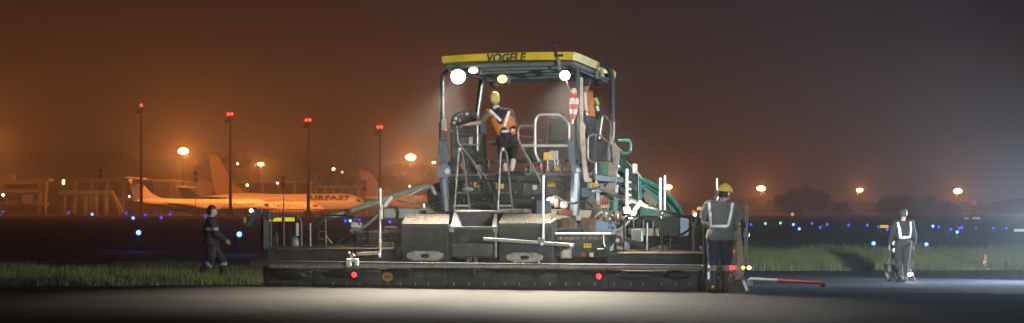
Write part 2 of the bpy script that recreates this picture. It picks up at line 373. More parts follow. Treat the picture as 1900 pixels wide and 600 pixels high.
# left extension
ext = pbox('extension_box', 492, 465, 744, 489, .25, .95, DARK, .012)
ppoly('extension_top', [(494, 464, .24), (740, 463, .24), (730, 455, .7), (505, 456, .7)], (0, 0, .02), RUST, ext)
pbox('end_block', 488, 462, 500, 532, .05, .9, DARK, .01)
pbox('left_deck_box', 660, 432, 744, 476, .4, .95, DARK, .01)
pbox('deck_rail', 655, 428, 744, 433, .38, .42, RUST, .004)
for i in range(8): pcyl('deck_bolt', (665+i*10, 443, .385), (665+i*10, 443, .41), .012, OLIVE, n=6)
pbox('control_box', 735, 459, 744, 477, .25, .4, GREYP, .006); pbox('deck_box', 672, 455, 700, 472, .3, .4, BLACK, .01)
pbox('deck_box', 706, 450, 728, 468, .3, .4, PANEL, .006); pbox('sticker', 702, 444, 708, 462, .37, .399, WARN, 0)
pbox('white_bracket', 713, 421, 735, 425, .5, .54, WHITE, .004); pbox('white_bracket', 713, 425.5, 717.5, 431, .5, .54, WHITE, .003)
pbox('bright_strip_plate', 628, 449, 660, 459, .96, 1.0, PALEG, .004)  # pale plate added in place of a brightly lit strip of ground
# left railing and posts
ptube('guard_rail', [(503, 465, .5), (503, 412, .5), (508, 403, .5), (551, 401, .5), (559, 410, .5), (560, 465, .5)], .018, PIPE)
for px in (527,): ptube('rail_post', [(px, 403, .5), (px, 464, .5)], .014, PIPE)
ptube('rail_post', [(576, 414, .5), (576, 464, .5)], .02, STEEL)
ptube('guard_rail', [(591, 466, .5), (592, 404, .5), (600, 400, .5), (640, 400, .5), (660, 404, .5), (668, 418, .6)], .014, BLACK)
ptube('guard_rail', [(605, 464, .5), (604, 404, .5)], .018, PIPE)
for y in (430, 444): ptube('rung', [(592, y, .5), (604, y, .5)], .012, PIPE)
ptube('brace', [(604, 436, .5), (616, 452, .5)], .012, STEEL)
pbox('reflector_strip', 549, 414, 553, 438, .42, .45, WHITE, .003)
# left end control post
pbeam('end_post', (492, 400, .3), (492, 466, .3), .12, .14, DARK)
pbeam('console_arm', (461, 420, .28), (477, 393, .28), .05, .07, BLUE); pbeam('console_arm', (475, 393, .28), (487, 391, .28), .05, .06, BLUE)
pbox('console', 484, 394, 500, 408, .22, .4, PANEL, .012)
cl = pbox('console_lamp_housing', 461, 386, 472, 396, .3, .4, BLACK, .01); MB().ell(L(466, 391, .28), (.035, .03, .03)).build('lamp_or_reflector_glass', em('console_lamp_glass', (.9, 1, 1), 8), cl, True)
pbox('hi_vis_sticker', 452, 404, 456, 414, .29, .31, pm('lime_sticker', (.45, .6, .05), .5), 0)
# small parcel and bag on the left deck
MB().ell(L(548, 452, .55), (.09, .08, .12)).build('tied_bundle', PALEG, paver, True); MB().ell(L(545, 443, .53), (.06, .06, .05)).build('bundle_knot', GREEN, paver, True)
for i in range(7): pbox('tool', 502+random.uniform(0, 12), 426+random.uniform(0, 25), 506+random.uniform(2, 12), 450+random.uniform(2, 14), .6+.02*i, .62+.02*i, (RUST, PANEL, DARK)[i % 3], .003)
# left gauge post with sleeve and foot arm
ptube('gauge_post', [(705, 352, .1), (705, 478, .1)], .021, BRIGHT, 0); ptube('post_sleeve', [(706, 380, .1), (706, 407, .1)], .042, STEEL, 0)
pcyl('post_cap', (705, 350, .1), (705, 354, .1), .026, BRIGHT)
pbeam('foot_arm', (662, 472, .08), (706, 469, .08), .04, .06, CREAM); MB().ell(L(704, 474, .06), .03).build('clamp_knob', BRIGHT, paver, True)
wc = pbox('white_clamp', 642, 480, 650, 495, -.42, -.36, WHITE, .01); pbox('clamp_leg', 658, 480, 664, 494, -.42, -.37, WHITE, .01, wc); pbox('clamp_bridge', 649, 480, 659, 486, -.41, -.375, WHITE, .004, wc)
for p in ((648, 470), (656, 474), (652, 477)): MB().ell(L(p[0], p[1], -.2), .03).build('clamp_screw', STEEL, paver, True)
# centre gauge post and cross bar
ptube('gauge_post', [(1008, 328, -.06), (1008, 452, -.06)], .024, BRIGHT, 0); pcyl('post_cap', (1008, 326, -.06), (1008, 330, -.06), .03, BRIGHT)
pbeam('cross_bar', (897, 443.5, -.1), (1066, 455.5, -.1), .045, .055, PALEG)
MB().ell(L(1005, 453, -.14), .035).build('clamp_knob', BRIGHT, paver, True); MB().ell(L(1060, 457, -.14), .035).build('clamp_knob', BRIGHT, paver, True)
pbox('clamp_block', 998, 441, 1010, 449, -.15, -.11, STEEL, .006)
# right extension
rb = pbox('right_box', 1031, 437, 1131, 478, .15, .8, DARK, .012)
pbox('box_rim', 1030, 432.5, 1133, 436.5, .12, .8, BRIGHT, .005, rb); pbox('louvre_band', 1034, 440, 1126, 446, .13, .149, RUST, .003, rb)
for i in range(8): pcyl('band_bolt', (1040+i*11, 442, .118), (1040+i*11, 442, .132), .012, STEEL, parent=rb, n=6)
s = pbox('warning_sticker', 1083, 452, 1097, 460, .135, .149, WARN, 0, rb)
for k in (-3, 3):
    MB().cyl(L(1090+k, 454, .133), L(1090+k, 457.5, .133), .018, .004, 3).build('warning_mark', INK, s)
pbox('instrument_panel', 1040, 461, 1060, 480, .11, .149, GREYP, .006, rb); pbox('panel_face', 1044, 464, 1057, 478, .098, .109, CREAM, .003, rb)
pcyl('red_valve', (1083, 473, .06), (1083, 473, .148), .04, pm('red_paint', (.35, .03, .03), .4), parent=rb); pbox('white_fitting', 1093, 469, 1100, 477, .08, .148, WHITE, .008, rb)
pbox('dark_fitting', 1107, 461, 1122, 477, .04, .148, BLACK, .015, rb)
ptube('side_handle', [(1120, 437, .1), (1120, 452, .1), (1123, 458, .1)], .012, STEEL)
pbox('mounting_plate', 1030, 424, 1078, 431, .5, .7, BLACK, .006)
for px, y0, y1 in ((1048, 404, 433), (1062, 402, 433), (1085, 404, 433), (1098, 404, 433)): pbox('heat_shield', px-7, y0, px+6, y1, .72, .8, RUST, .006)
rd = pbox('right_deck', 1126, 473, 1304, 490, .2, .9, DARK, .012)
ppoly('deck_top', [(1126, 472, .19), (1304, 472, .19), (1300, 464, .7), (1122, 465, .7)], (0, 0, .02), RUST, rd)
ptube('guard_rail', [(1158, 466, .45), (1158, 408, .45), (1164, 402, .45), (1221, 402, .45), (1228, 410, .45), (1229, 466, .45)], .017, BLACK)
ptube('guard_rail', [(1243, 466, .45), (1242, 410, .45), (1248, 402, .45), (1290, 402, .45)], .017, BLACK)
ptube('rail_post', [(1286, 420, .4), (1286, 466, .4)], .017, PALEG); ptube('rail_post', [(1201, 414, .6), (1200, 464, .6)], .018, PIPE)
jb = pbox('junction_box', 1171, 425, 1190, 449, .5, .68, PALEG, .012)
for a in (1174, 1187):
    for b in (428.5, 445.5): pcyl('cover_bolt', (a, b, .485), (a, b, .503), .011, STEEL, parent=jb, n=6)
pbox('bright_strip_plate', 1203, 456.5, 1300, 467, .92, .96, PALEG, .004)  # right-hand pale plate, also standing in for lit ground behind the screed
MB().tube(smoothpath([L(1205, 458, .7), L(1235, 449, .65), L(1260, 438, .62), L(1290, 420, .6)]), .02, 8).build('hydraulic_hose', BLACK, paver, True)
pbeam('lever', (1160, 444, .42), (1196, 458, .42), .05, .07, DARK)
pcyl('lever_hub', (1146, 446, .34), (1146, 446, .5), .085, BLACK); pcyl('hub_pin', (1146, 446, .31), (1146, 446, .345), .035, STEEL)
pbox('cream_block', 1133, 436, 1158, 466, .72, .85, CREAM, .012)
pbox('trough_beam', 1178, 424, 1222, 438, .98, 1.04, CREAM, .006)
# right end: control console, mud-splashed end gate, sensor posts and warning lamps
gate = pbox('end_gate', 1304, 398, 1313, 540, .0, .7, PANEL, .012, zmin=.004)
pbeam('console_arm', (1289, 424, .2), (1297, 392, .2), .03, .05, PALEG)
co = pbox('console', 1284, 396, 1297, 418, .26, .42, BLACK, .012)
MB().ell(L(1287, 393.5, .25), (.032, .02, .022)).build('red_lamp', LAMPR, co, True); MB().ell(L(1290, 398.5, .25), (.04, .02, .03)).build('screen', em('console_screen', (.9, .95, 1), 2.5), co, True)
MB().cyl(L(1297, 390, .3), L(1297, 384, .3), .035, .03).build('amber_beacon', em('amber_beacon_glass', (1, .5, .05), .8), co, True)
MB().ell(L(1311, 392, .25), (.016, .016, .016)).build('white_lamp', DIMW, co, True); pbox('key_tag', 1283, 413, 1287, 421, .24, .25, MATS['lime_sticker'], 0, co)
ptube('antenna_post', [(1330, 331, .25), (1330, 366, .25), (1330, 420, .25)], .022, BRIGHT, 0); pcyl('post_collar', (1330, 362, .25), (1330, 368, .25), .035, BRIGHT)
for px in (1382, 1386): ptube('sensor_post', [(px, 381, .3), (px, 497, .3)], .013, PIPE, 0)
pbox('sensor_box', 1373, 412, 1383, 424, .26, .4, DGREEN, .012); pbox('post_clamp', 1379, 432, 1390, 440, .27, .33, STEEL, .006)
pbeam('gate_crossbar', (1313, 499, .34), (1394, 499, .34), .05, .05, DARK); pbeam('gate_crossbar', (1313, 445, .4), (1388, 445, .4), .03, .04, DARK)
ppoly('mud_flap', [(1366, 424, .2), (1374, 420, .2), (1379, 470, .2), (1381, 505, .2), (1372, 537, .2), (1362, 537, .2), (1368, 480, .2)], .02, CREAM)
for px, c, r in ((1358, LAMPR, (.075, .03, .04)), (1379, em('amber_warning_glass', (1, .45, .08), 4), (.03, .03, .028)), (1390, em('pale_warning_glass', (1, .75, .4), 2.5), (.04, .03, .035))):
    b = pbox('lamp_housing', px-7, 492, px+7, 503, .22, .31, BLACK, .008); MB().ell(L(px, 497, .20), r).build('lamp_or_reflector_glass', c, b, True)
MB().ell(L(1359, 467, .2), (.05, .03, .025)).build('upper_red_lamp', em('dim_red_glass', (1, .06, .05), .5), paver, True)
SPLASH = pm('mud_splash', (.42, .38, .30), .9, 0, .4, 14, .6)
for i in range(46):
    t = random.random(); px = 1300 + random.random()*80; y = 539 - abs(random.gauss(0, 1))*16
    if y < 490: continue
    p = L(px, y, .05 + random.uniform(-.03, .12)); p.z = max(p.z, .03); MB().ell(p, (random.uniform(.012, .035), .02, random.uniform(.015, .04)), 6, 4).build('mud_clod', SPLASH, gate)
ppoly('edge_shoe', [(1306, 520, -.05), (1376, 520, -.05), (1384, 541, -.05), (1300, 541, -.05)], .4, RUST)
# red rear lamps and the round emblem
for px, py in ((657, 510), (1111, 513)):
    b = pbox('lamp_block', px-7, py-8, px+7, py+8, -.05, -.004, BLACK, .008); MB().ell(L(px, py, -.06), (.045, .03, .05)).build('red_lamp', LAMPR, b, True)
p = L(719, 514, -.012); emb = MB().lathe([(.10, 0), (.10, .012)], Matrix.Translation(p) @ Matrix.Rotation(R(90), 4, 'X') @ Matrix.Diagonal((1, .8, 1, 1))).build('emblem', pm('emblem_orange', (.42, .20, .03), .5), paver)
MB().box((p.x-.055, -.03, p.z-.012), (p.x+.055, -.026, p.z+.018)).build('emblem_mark', INK, emb)
p = L(1068, 515, -.012); MB().lathe([(.10, 0), (.10, .012)], Matrix.Translation(p) @ Matrix.Rotation(R(90), 4, 'X') @ Matrix.Diagonal((1, .8, 1, 1))).build('emblem', BLACK, paver)

# --- tow arms and augers between screed and tractor
pbeam('tow_arm', (712, 396, 1.05), (796, 396, 1.3), .16, .17, PALEG); ptube('hose_loop', [(735, 385, 1.0), (740, 392, 1.0), (738, 408, 1.0)], .014, BLACK)
pbeam('tow_arm', (1018, 398, 1.1), (1152, 402, 1.6), .18, .19, OLIVE)
pbox('red_smear', 1038, 390, 1062, 398, .975, .985, pm('faded_red', (.30, .07, .05), .7, 0, .5, 20, .1), 0)
pbox('trough_wall', 640, 470, 1300, 492, .97, 1.02, DARK, .01)
for px in (1180, 1215): pbox('auger_guard', px-14, 424, px+14, 436, 1.05, 1.1, OLIVE, .005)
m = MB()
for i in range(120):                                   # auger flights in the trough
    t = i*.5; u = -2.6 + i*.045
    m.cyl((u, 1.3, .36), (u + .03, 1.3 + .17*math.sin(t), .36 + .17*math.cos(t)), .03, .015, 5)
m.cyl((-2.7, 1.3, .36), (2.9, 1.3, .36), .05); m.build('auger', STEEL, paver)

# --- tractor body
tr = pbox('tractor_body', 826, 338, 1090, 470, 1.55, 5.2, DARK, .02)
for x0, x1, y0, y1, mt in ((832, 868, 340, 386, DARK), (870, 922, 336, 360, PANEL), (924, 968, 333, 362, DARK), (970, 1012, 340, 362, PANEL), (1014, 1066, 330, 398, PANEL), (1068, 1100, 360, 395, DARK)):
    pb = pbox('rear_panel', x0, y0, x1-1.5, y1, 1.5, 1.548, mt, .006, tr)
    for a in (x0+4, x1-6): pcyl('panel_bolt', (a, y0+4, 1.485), (a, y0+4, 1.5), .012, STEEL, parent=pb, n=6)
pbox('platform_floor', 822, 324, 1104, 336, 1.35, 4.0, DARK, .01); pbox('platform_edge', 826, 322, 1098, 326, 1.30, 1.345, PIPE, .005)
pbox('rear_cross_frame', 840, 296, 1064, 302, 1.45, 1.55, DARK, .008)
for px in (857, 866, 906, 984, 1003, 1045): ptube('floor_post', [(px, 296, 1.45), (px, 336, 1.45)], .024, PANEL)
for px, py in ((886, 343), (928, 346), (1023, 342), (1103, 344)):
    s = pbox('warning_sticker', px-7, py-4.5, px+7, py+4.5, 1.470, 1.478, WARN, 0); MB().cyl(L(px-2, py+2.5, 1.468), L(px-2, py-3, 1.468), .022, .004, 3).build('warning_mark', INK, s)
pbox('white_label', 988, 344, 996, 352, 1.475, 1.483, WHITE, 0); pbox('pale_cover', 884, 306, 900, 326, 1.5, 1.54, GREYP, .01); pbox('pale_cover', 974, 311, 999, 320, 1.5, 1.54, GREYP, .006)
pbox('deck_locker', 975, 272, 1060, 296, 1.9, 2.6, DARK, .015); pbox('deck_locker', 830, 300, 856, 336, 1.5, 2.2, DARK, .015)
pbox('orange_flap', 853, 304, 863, 322, 1.42, 1.44, pm('orange_paint', (.55, .18, .04), .6), .003)
HOSE = [((838, 338, 1.4), (850, 356, 1.3), (870, 372, 1.25), (905, 380, 1.3)), ((905, 330, 1.42), (915, 348, 1.3), (930, 370, 1.3), (960, 376, 1.35)),
        ((1030, 300, 1.4), (1040, 325, 1.3), (1050, 345, 1.3), (1045, 380, 1.3)), ((1010, 318, 1.42), (1020, 334, 1.3), (1042, 340, 1.3), (1068, 352, 1.35)),
        ((950, 356, 1.4), (975, 366, 1.3), (1000, 362, 1.3), (1015, 372, 1.3)), ((1046, 355, 1.4), (1075, 350, 1.25), (1100, 352, 1.2), (1115, 345, 1.2)),
        ((845, 300, 1.4), (860, 320, 1.35), (868, 345, 1.3), (866, 376, 1.3)), ((870, 300, 1.42), (884, 316, 1.36), (896, 330, 1.36), (898, 350, 1.4)),
        ((1100, 385, 1.0), (1085, 372, 1.0), (1060, 378, 1.0), (1030, 362, 1.2)), ((880, 305, 1.4), (892, 300, 1.38), (905, 312, 1.36), (903, 334, 1.4))]
for h in HOSE: ptube('hydraulic_hose', h, random.choice((.014, .018, .022)), BLACK, 0, None, True)
for i in range(34):                                     # fittings, valves and brackets over the rear wall
    px = random.uniform(836, 1060); py = random.uniform(304, 386)
    if 905 < px < 965 and py < 335: continue
    c = random.choice((STEEL, PANEL, PANEL, BLACK, BLUE, RUST, DARK)); w_ = random.uniform(1.5, 5); h_ = random.uniform(1.5, 6)
    if random.random() < .5: pbox('valve_block', px-w_, py-h_, px+w_, py+h_, 1.40+random.uniform(-.04, .04), 1.49, c, .006)
    else: pcyl('fitting', (px, py, 1.36), (px+random.uniform(-2, 2), py, 1.49), random.uniform(.012, .035), c, n=10)
pbox('yellow_pump', 1008, 283, 1021, 297, 1.35, 1.45, WARN, .012); pbox('pump_frame', 1019, 280, 1034, 297, 1.38, 1.46, CREAM, .006)
for x in (1016, 1029, 1036): ptube('lever_rod', [(x, 297, 1.38), (x+random.uniform(-5, 5), 318, 1.36)], .011, STEEL, 0)
MB().ell(L(1004.5, 308, 1.33), .02).build('red_indicator', LAMPR, paver, True); MB().ell(L(962, 249, 1.02), .018).build('red_indicator', LAMPR, paver, True)
MB().ell(L(1034, 315, 1.35), (.05, .04, .05)).build('amber_cap', pm('amber_plastic', (.5, .25, .03), .3), paver, True); MB().ell(L(1052, 315, 1.35), (.05, .04, .05)).build('amber_cap', MATS['amber_plastic'], paver, True)
# cable reel at the left
p = L(820, 366, 1.35); MB().lathe([(.02, -.05), (.27, -.05), (.27, -.03), (.12, -.02), (.12, .02), (.27, .03), (.27, .05), (.02, .05)], Matrix.Translation(p) @ Matrix.Rotation(R(90), 4, 'X'), 24).build('cable_reel', BLACK, paver, True)
pcyl('reel_hub', (822, 368, 1.24), (822, 368, 1.4), .11, BLUE); pbox('reel_bracket', 826, 388, 844, 396, 1.2, 1.4, DARK, .006)
for px in (827, 834, 841): pcyl('bolt', (px, 384, 1.18), (px, 384, 1.22), .02, STEEL, n=8)
# blue-grey canopy legs and rams
ppoly('canopy_leg', [(813, 263, 1.0), (826, 263, 1.0), (829, 280, 1.0), (827, 306, 1.0), (818, 306, 1.0), (813, 285, 1.0)], .12, BLUE)
pcyl('leg_joint', (824, 318, .98), (824, 318, 1.2), .13, BLUE); ptube('ram', [(822, 300, 1.08), (824, 340, 1.1), (828, 392, 1.1)], .075, BLUE, 0)
pcyl('joint_pin', (830, 318, .95), (830, 318, 1.0), .05, STEEL)
ppoly('canopy_leg', [(1054, 262, 1.15), (1062, 256, 1.15), (1065, 290, 1.15), (1068, 320, 1.15), (1060, 320, 1.15), (1054, 290, 1.15)], .12, BLUE)
ppoly('canopy_leg', [(1071, 256, 1.2), (1079, 256, 1.2), (1080, 306, 1.2), (1073, 306, 1.2), (1069, 280, 1.2)], .1, BLUE)
ptube('ram', [(1068, 318, 1.1), (1066, 400, 1.1)], .082, BLUE, 0); pcyl('leg_joint', (1068, 314, 1.0), (1068, 314, 1.2), .08, BLUE); pcyl('joint_pin', (1072, 316, .96), (1072, 316, 1.02), .035, BRIGHT)
pbox('blue_tank', 1078, 349, 1098, 366, 1.2, 1.5, BLUE, .01)

# --- posts, canopy, lamps
ptube('canopy_post', [(832, 131, 1.0), (820.5, 140, 1.0), (821, 262, 1.05)], .042, DARK, .12); ptube('post_conduit', [(822.5, 150, .94), (823, 258, .98)], .013, STEEL, 0)
pbox('post_clamp', 814, 226, 824, 262, .92, 1.1, BLACK, .015); pbox('wiring_box', 818, 222, 827, 242, .90, .96, GREYP, .01); MB().ell(L(828, 242, .9), .016).build('red_indicator', LAMPR, paver, True)
ptube('canopy_post', [(897, 132, 3.1), (893, 150, 3.1), (884, 226, 3.1), (884, 330, 3.1)], .05, DARK, .1); ptube('post_conduit', [(894, 156, 3.0), (885, 222, 3.0)], .02, BRIGHT, 0)
ptube('canopy_post', [(1070, 126, 1.1), (1073, 150, 1.1), (1073, 262, 1.15)], .05, DARK, .1)
ppoly('bent_side_bar', [(1076, 144, 1.08), (1081, 144, 1.08), (1081, 226, 1.08), (1086, 234, 1.08), (1084, 250, 1.08), (1086, 300, 1.08), (1092, 330, 1.08), (1097, 332, 1.08), (1097, 338, 1.08), (1084, 338, 1.08), (1081, 310, 1.08), (1077, 270, 1.08), (1075, 232, 1.08)], .04, CREAM)
ptube('canopy_post', [(1108, 118, 3.0), (1128, 124, 3.0), (1136, 140, 3.0), (1135, 265, 3.0)], .05, DARK, .2); ptube('post_conduit', [(1139, 226, 2.95), (1138, 252, 2.95), (1133, 268, 2.95)], .025, CREAM)
vr = .9; cl_, cr_ = L(817, 104, vr), L(1069, 99, vr); u0, u1, H = cl_.x, cr_.x, L(1010, 96.5, vr).z
vf = vr
while L(1145, 125, vf).x > u1 + .02 and vf < 5: vf += .05
nu, nv = 25, 14; m = MB(); vs = []
def top(i, j):
    s = i/(nu-1)*2-1; t = j/(nv-1); d = max(0, (t-.7)/.3)
    u = u0 + (u1-u0)*i/(nu-1); ed = 1 - .5*math.exp(-t*14)*abs(s)**12*.05
    return Vector((u*ed, vr + (vf-vr)*t, H - .035*abs(s)**2.6*(1.0 if s < 0 else .45) - .05*d*d))
tp = [[top(i, j) for j in range(nv)] for i in range(nu)]
idx = {}
for lay in range(2):
    for i in range(nu):
        for j in range(nv):
            p = tp[i][j].copy()
            if lay: p.z -= .118 + .02*(i/(nu-1)); p.x += (.02 if i == 0 else -.02 if i == nu-1 else 0)
            idx[lay, i, j] = len(vs); vs.append(p)
fs = []
for i in range(nu-1):
    for j in range(nv-1):
        fs.append((idx[0,i,j], idx[0,i+1,j], idx[0,i+1,j+1], idx[0,i,j+1])); fs.append((idx[1,i,j], idx[1,i,j+1], idx[1,i+1,j+1], idx[1,i+1,j]))
for i in range(nu-1):
    for j in (0, nv-1): fs.append((idx[0,i,j], idx[1,i,j], idx[1,i+1,j], idx[0,i+1,j]))
for j in range(nv-1):
    for i in (0, nu-1): fs.append((idx[0,i,j], idx[1,i,j], idx[1,i,j+1], idx[0,i,j+1]))
m.add(vs, fs); can = m.build('canopy', YEL, paver, smooth=True)
zc = H - .235
MB().box((u0+.06, vr+.05, zc), (u1-.05, vf-.2, zc+.075)).build('canopy_lining', CEIL, can, bevel=.03)
for k in range(4): MB().box((u0+.1, vr+.25+k*.62, zc-.045), (u1-.1, vr+.31+k*.62, zc-.003)).build('roof_rib', CEIL, can, bevel=.006)
for k in (0, 1): MB().box(((u0+.12, u1-.2)[k], vr+.2, zc-.05), ((u0+.2, u1-.12)[k], vf-.3, zc-.002)).build('roof_beam', DARK, can, bevel=.01)
a, b = L(900, 114.2, vr), L(976, 114.2, vr); tw = b.x - a.x
M_ = Matrix.Translation(((a.x+b.x)/2, vr-.006, L(940, 114.0, vr).z)) @ Matrix.Rotation(R(90), 4, 'X')
text_mesh('lettering', 'VÖGELE', .195, INK, can, M_, .004, .006, .18)
ptube('antenna_stem', [(1031, 79, .85), (1033, 101, .85)], .013, BLACK, 0); pbeam('antenna_bar', (1021, 80, .85), (1041, 79.5, .85), .012, .018, BLACK)
pbox('antenna_foot', 1031, 101, 1044, 105, .84, .92, BLACK, .004); pbeam('lamp_bracket', (1036, 105, .86), (1039, 133, .86), .02, .05, STEEL)
def flood(px, py, r, v, power, tgt, col=(1, .96, .86), ang=140):
    b = MB().lathe([(r*.35, .16), (r*.8, .10), (r*1.05, 0), (r*1.05, -.03), (r*.9, -.03)], Matrix.Translation(L(px, py, v)) @ Matrix.Rotation(R(-70), 4, 'X')).build('work_lamp', BLACK, paver, True)
    dirn = Vector((0, -math.cos(R(20)), -math.sin(R(20))))
    MB().ell(L(px, py, v) + dirn*.035, (r*.95, r*.5, r*.95)).build('lamp_or_reflector_glass', LAMPW, b, True)
    for u_ in tgt: light('SPOT', L(px, py, v) + dirn*.16, power, col, paver, (u_, -1.9, 0), ang, 1., .06)
    return b
flood(851, 141, .135, .82, 4500, (-1.9, -.5), col=(1, .92, .76), ang=70); flood(1049, 139, .09, .82, 4500, (1.2, 2.9), col=(1, .92, .76), ang=70)
pbox('lamp_mount', 846, 118, 856, 130, .9, 1.0, DARK, .006)
sl = pbox('side_lamp', 868, 126, 890, 139, 1.0, 1.2, BLACK, .02); MB().ell(L(878, 131, .98), (.085, .03, .05)).build('lamp_or_reflector_glass', em('warm_lamp_glass', (1, .82, .55), 9), sl, True)
light('SPOT', L(868, 136, .95), 1900, (1, .93, .72), paver, L(240, 500, 6.5), 56, .8, .05)
cl = pbox('cab_lamp', 921, 138, 942, 156, 2.0, 2.2, BLACK, .02); MB().ell(L(932, 147, 1.97), (.095, .04, .075)).build('lamp_or_reflector_glass', LAMPA, cl, True)
light('SPOT', L(932, 147, 1.85), 55, (1, .75, .45), paver, L(940, 330, 1.0), 150, .6, .08)
MB().ell(L(917, 157, 2.0), (.08, .06, .07)).build('mirror', BLACK, paver, True); ptube('mirror_arm', [(917, 130, 2.0), (917, 154, 2.0)], .012, DARK, 0)
MB().ell(L(931, 124.5, 1.2), (.06, .04, .02)).build('ceiling_lamp', LAMPA, can, True)
MB().ell(L(1111, 153, 2.9), (.085, .07, .065)).build('mirror', BLACK, paver, True)
for px in (1107.5, 1116): pbeam('mirror_bracket', (px, 124, 2.9), (px, 146, 2.9), .03, .03, GREYP)
ptube('lamp_cable', [(1050, 146, .84), (1054, 160, .84), (1060, 170, .9), (1067, 176, 1.0)], .008, CREAM, 0, None, True)
# unseen lamp added on the front right corner that lights the hood and hopper
fl = pbox('added_front_lamp', 1122, 136, 1130, 144, 3.3, 3.45, BLACK, .015); pbox('lamp_or_reflector_glass', 1123, 138, 1129, 143, 3.452, 3.46, LAMPW, 0, fl)
light('SPOT', L(1140, 144, 3.6), 700, (1, .95, .85), paver, L(1215, 390, 5.5), 110, .7, .06)
# lamp by the right tow arm
tl = pbox('auger_lamp', 1016, 360, 1028, 372, 1.05, 1.2, BLACK, .015); MB().ell(L(1022, 371, 1.02), (.07, .04, .04)).build('lamp_or_reflector_glass', em('auger_lamp_glass', (1, .9, .7), 18), tl, True)
light('SPOT', L(1024, 368, .98), 60, (1, .88, .65), paver, L(1080, 400, .7), 150, .7, .06)
for x0, y0, x1, y1, mt in ((1014, 372, 1026, 382, STEEL), (1027, 368, 1037, 386, CREAM), (1038, 376, 1048, 386, STEEL), (1030, 362, 1036, 368, RUST)): pbox('auger_drive_cover', x0, y0, x1, y1, 1.08, 1.2, mt, .02)
pcyl('drive_pulley', (1046, 380, 1.02), (1046, 380, 1.1), .07, STEEL); ptube('drive_hose', [(1020, 372, 1.04), (1030, 364, 1.0), (1042, 370, 1.02), (1052, 384, 1.06)], .02, BLACK, 0, None, True)
for px in (1000, 1016): pbox('drive_post', px-5, 372, px+5, 410, .95, 1.05, BLUE, .01)

# --- operator platform furniture
def seat(px, y0, y1, v, wpx):
    b = pbox('seat_back', px-wpx, y0, px+wpx, y1, v, v+.16, BLACK, .04); pbox('seat_cushion', px-wpx, y1-6, px+wpx, y1+8, v+.02, v+.6, BLACK, .04, b)
    pbox('headrest', px-wpx*.6, y0-9, px+wpx*.6, y0-1, v+.02, v+.13, BLACK, .03, b); return b
seat(1034, 220, 266, 2.0, 20); pbox('armrest', 1014, 227, 1022, 258, 1.95, 2.2, BLACK, .03)
con = ppoly('operator_console', [(836, 290, 1.7), (834, 240, 1.7), (838, 220, 1.7), (850, 211, 1.7), (876, 210, 1.7), (886, 219, 1.7), (889, 240, 1.7), (889, 330, 1.7), (836, 330, 1.7)], .5, DARK, bevel=.02)
pbox('console_panel', 852, 248, 876, 268, 1.66, 1.698, PANEL, .01, con); pbox('console_strip', 870, 255, 877, 270, 1.64, 1.66, CREAM, .004, con)
for px, py in ((845, 220), (853, 224), (842, 228), (866, 212), (848, 236), (838, 243)): MB().ell(L(px, py, 1.62), random.uniform(.018, .04)).build('lever_knob', STEEL, con, True)
ptube('console_rim', [(836, 234, 1.66), (840, 217, 1.66), (852, 209, 1.66), (878, 208, 1.66), (890, 222, 1.66), (892, 250, 1.66)], .02, DARK)
ptube('console_post', [(886, 214, 1.6), (886, 280, 1.6)], .016, STEEL, 0)
q = [L(866, 240, 1.5) + Vector((.17*math.cos(2*math.pi*i/24), .09*math.sin(2*math.pi*i/24), .14*math.sin(2*math.pi*i/24))) for i in range(25)]; MB().tube(q, .014, 6).build('steering_wheel', BLACK, con, True)
RAIL = [[(1004, 338, 1.2), (962, 262, 1.2), (961, 240, 1.2), (967, 234, 1.2), (993, 234, 1.2)], [(1000, 300, 1.25), (993, 284, 1.25), (993, 224, 1.25), (999, 213, 1.25), (1040, 213, 1.25), (1056, 230, 1.25), (1057, 290, 1.25)],
        [(966, 270.5, 1.22), (1054, 270.5, 1.22)], [(848, 240, 1.2), (850, 266, 1.2), (880, 302, 1.2), (893, 332, 1.2)], [(853, 269, 1.4), (888, 269, 1.4)],
        [(1112, 250, 1.6), (1097, 250, 1.6), (1091, 256, 1.6), (1091, 294, 1.6), (1096, 301, 1.6), (1126, 302, 1.6)], [(1112, 258, 2.2), (1118, 216, 2.2), (1122, 214, 2.2), (1133, 228, 2.2), (1132, 262, 2.2), (1126, 288, 2.2)], [(1112, 250, 1.8), (1128, 264, 1.8)],
        [(1106, 302, 1.6), (1106, 340, 1.6)], [(876, 300, 1.3), (903, 332, 1.3)]]
for k, q in enumerate(RAIL): ptube('hand_rail', q, .022 if k in (0, 1, 2) else .017, BRIGHT if k in (1, 2) else PIPE, .06)
pbox('cross_tube', 962, 252, 1012, 256, 2.1, 2.15, DARK, .01)
for a, b, c, d, x in ((843, 851, 856, 872, 853), (924, 929, 938, 951, 933)):
    q = [(a, 389, .95), (b, 284, 1.05), (x, 277, 1.07), (c+2, 284, 1.05), (d, 389, .95)]
    ld = ptube('ladder_rail', q, .019, PIPE, .05)
    ptube('rung', [(a+1.5, 358, .98), (d-3, 358, .98)], .018, PIPE, 0, ld); ptube('rung', [(a+1, 382, .96), (d-1, 382, .96)], .018, BRIGHT, 0, ld)
    MB().ell(L(x, 277, 1.03), .03).build('rail_cap', WHITE, ld, True)
pbox('step_plate', 924, 388, 974, 395, .5, .95, STEEL, .006); pbox('step_plate', 843, 388, 876, 392, .5, .95, RUST, .006)
MB().ell(L(868, 352, .92), (.11, .05, .04)).build('chain_bundle', STEEL, paver, True)
pbox('green_cloth', 905, 262, 921, 270, 1.7, 1.8, pm('teal_cloth', (.05, .36, .26), .8), .02)
pbox('kneeling_bench', 918, 318, 976, 326, 1.25, 1.9, BLACK, .02)
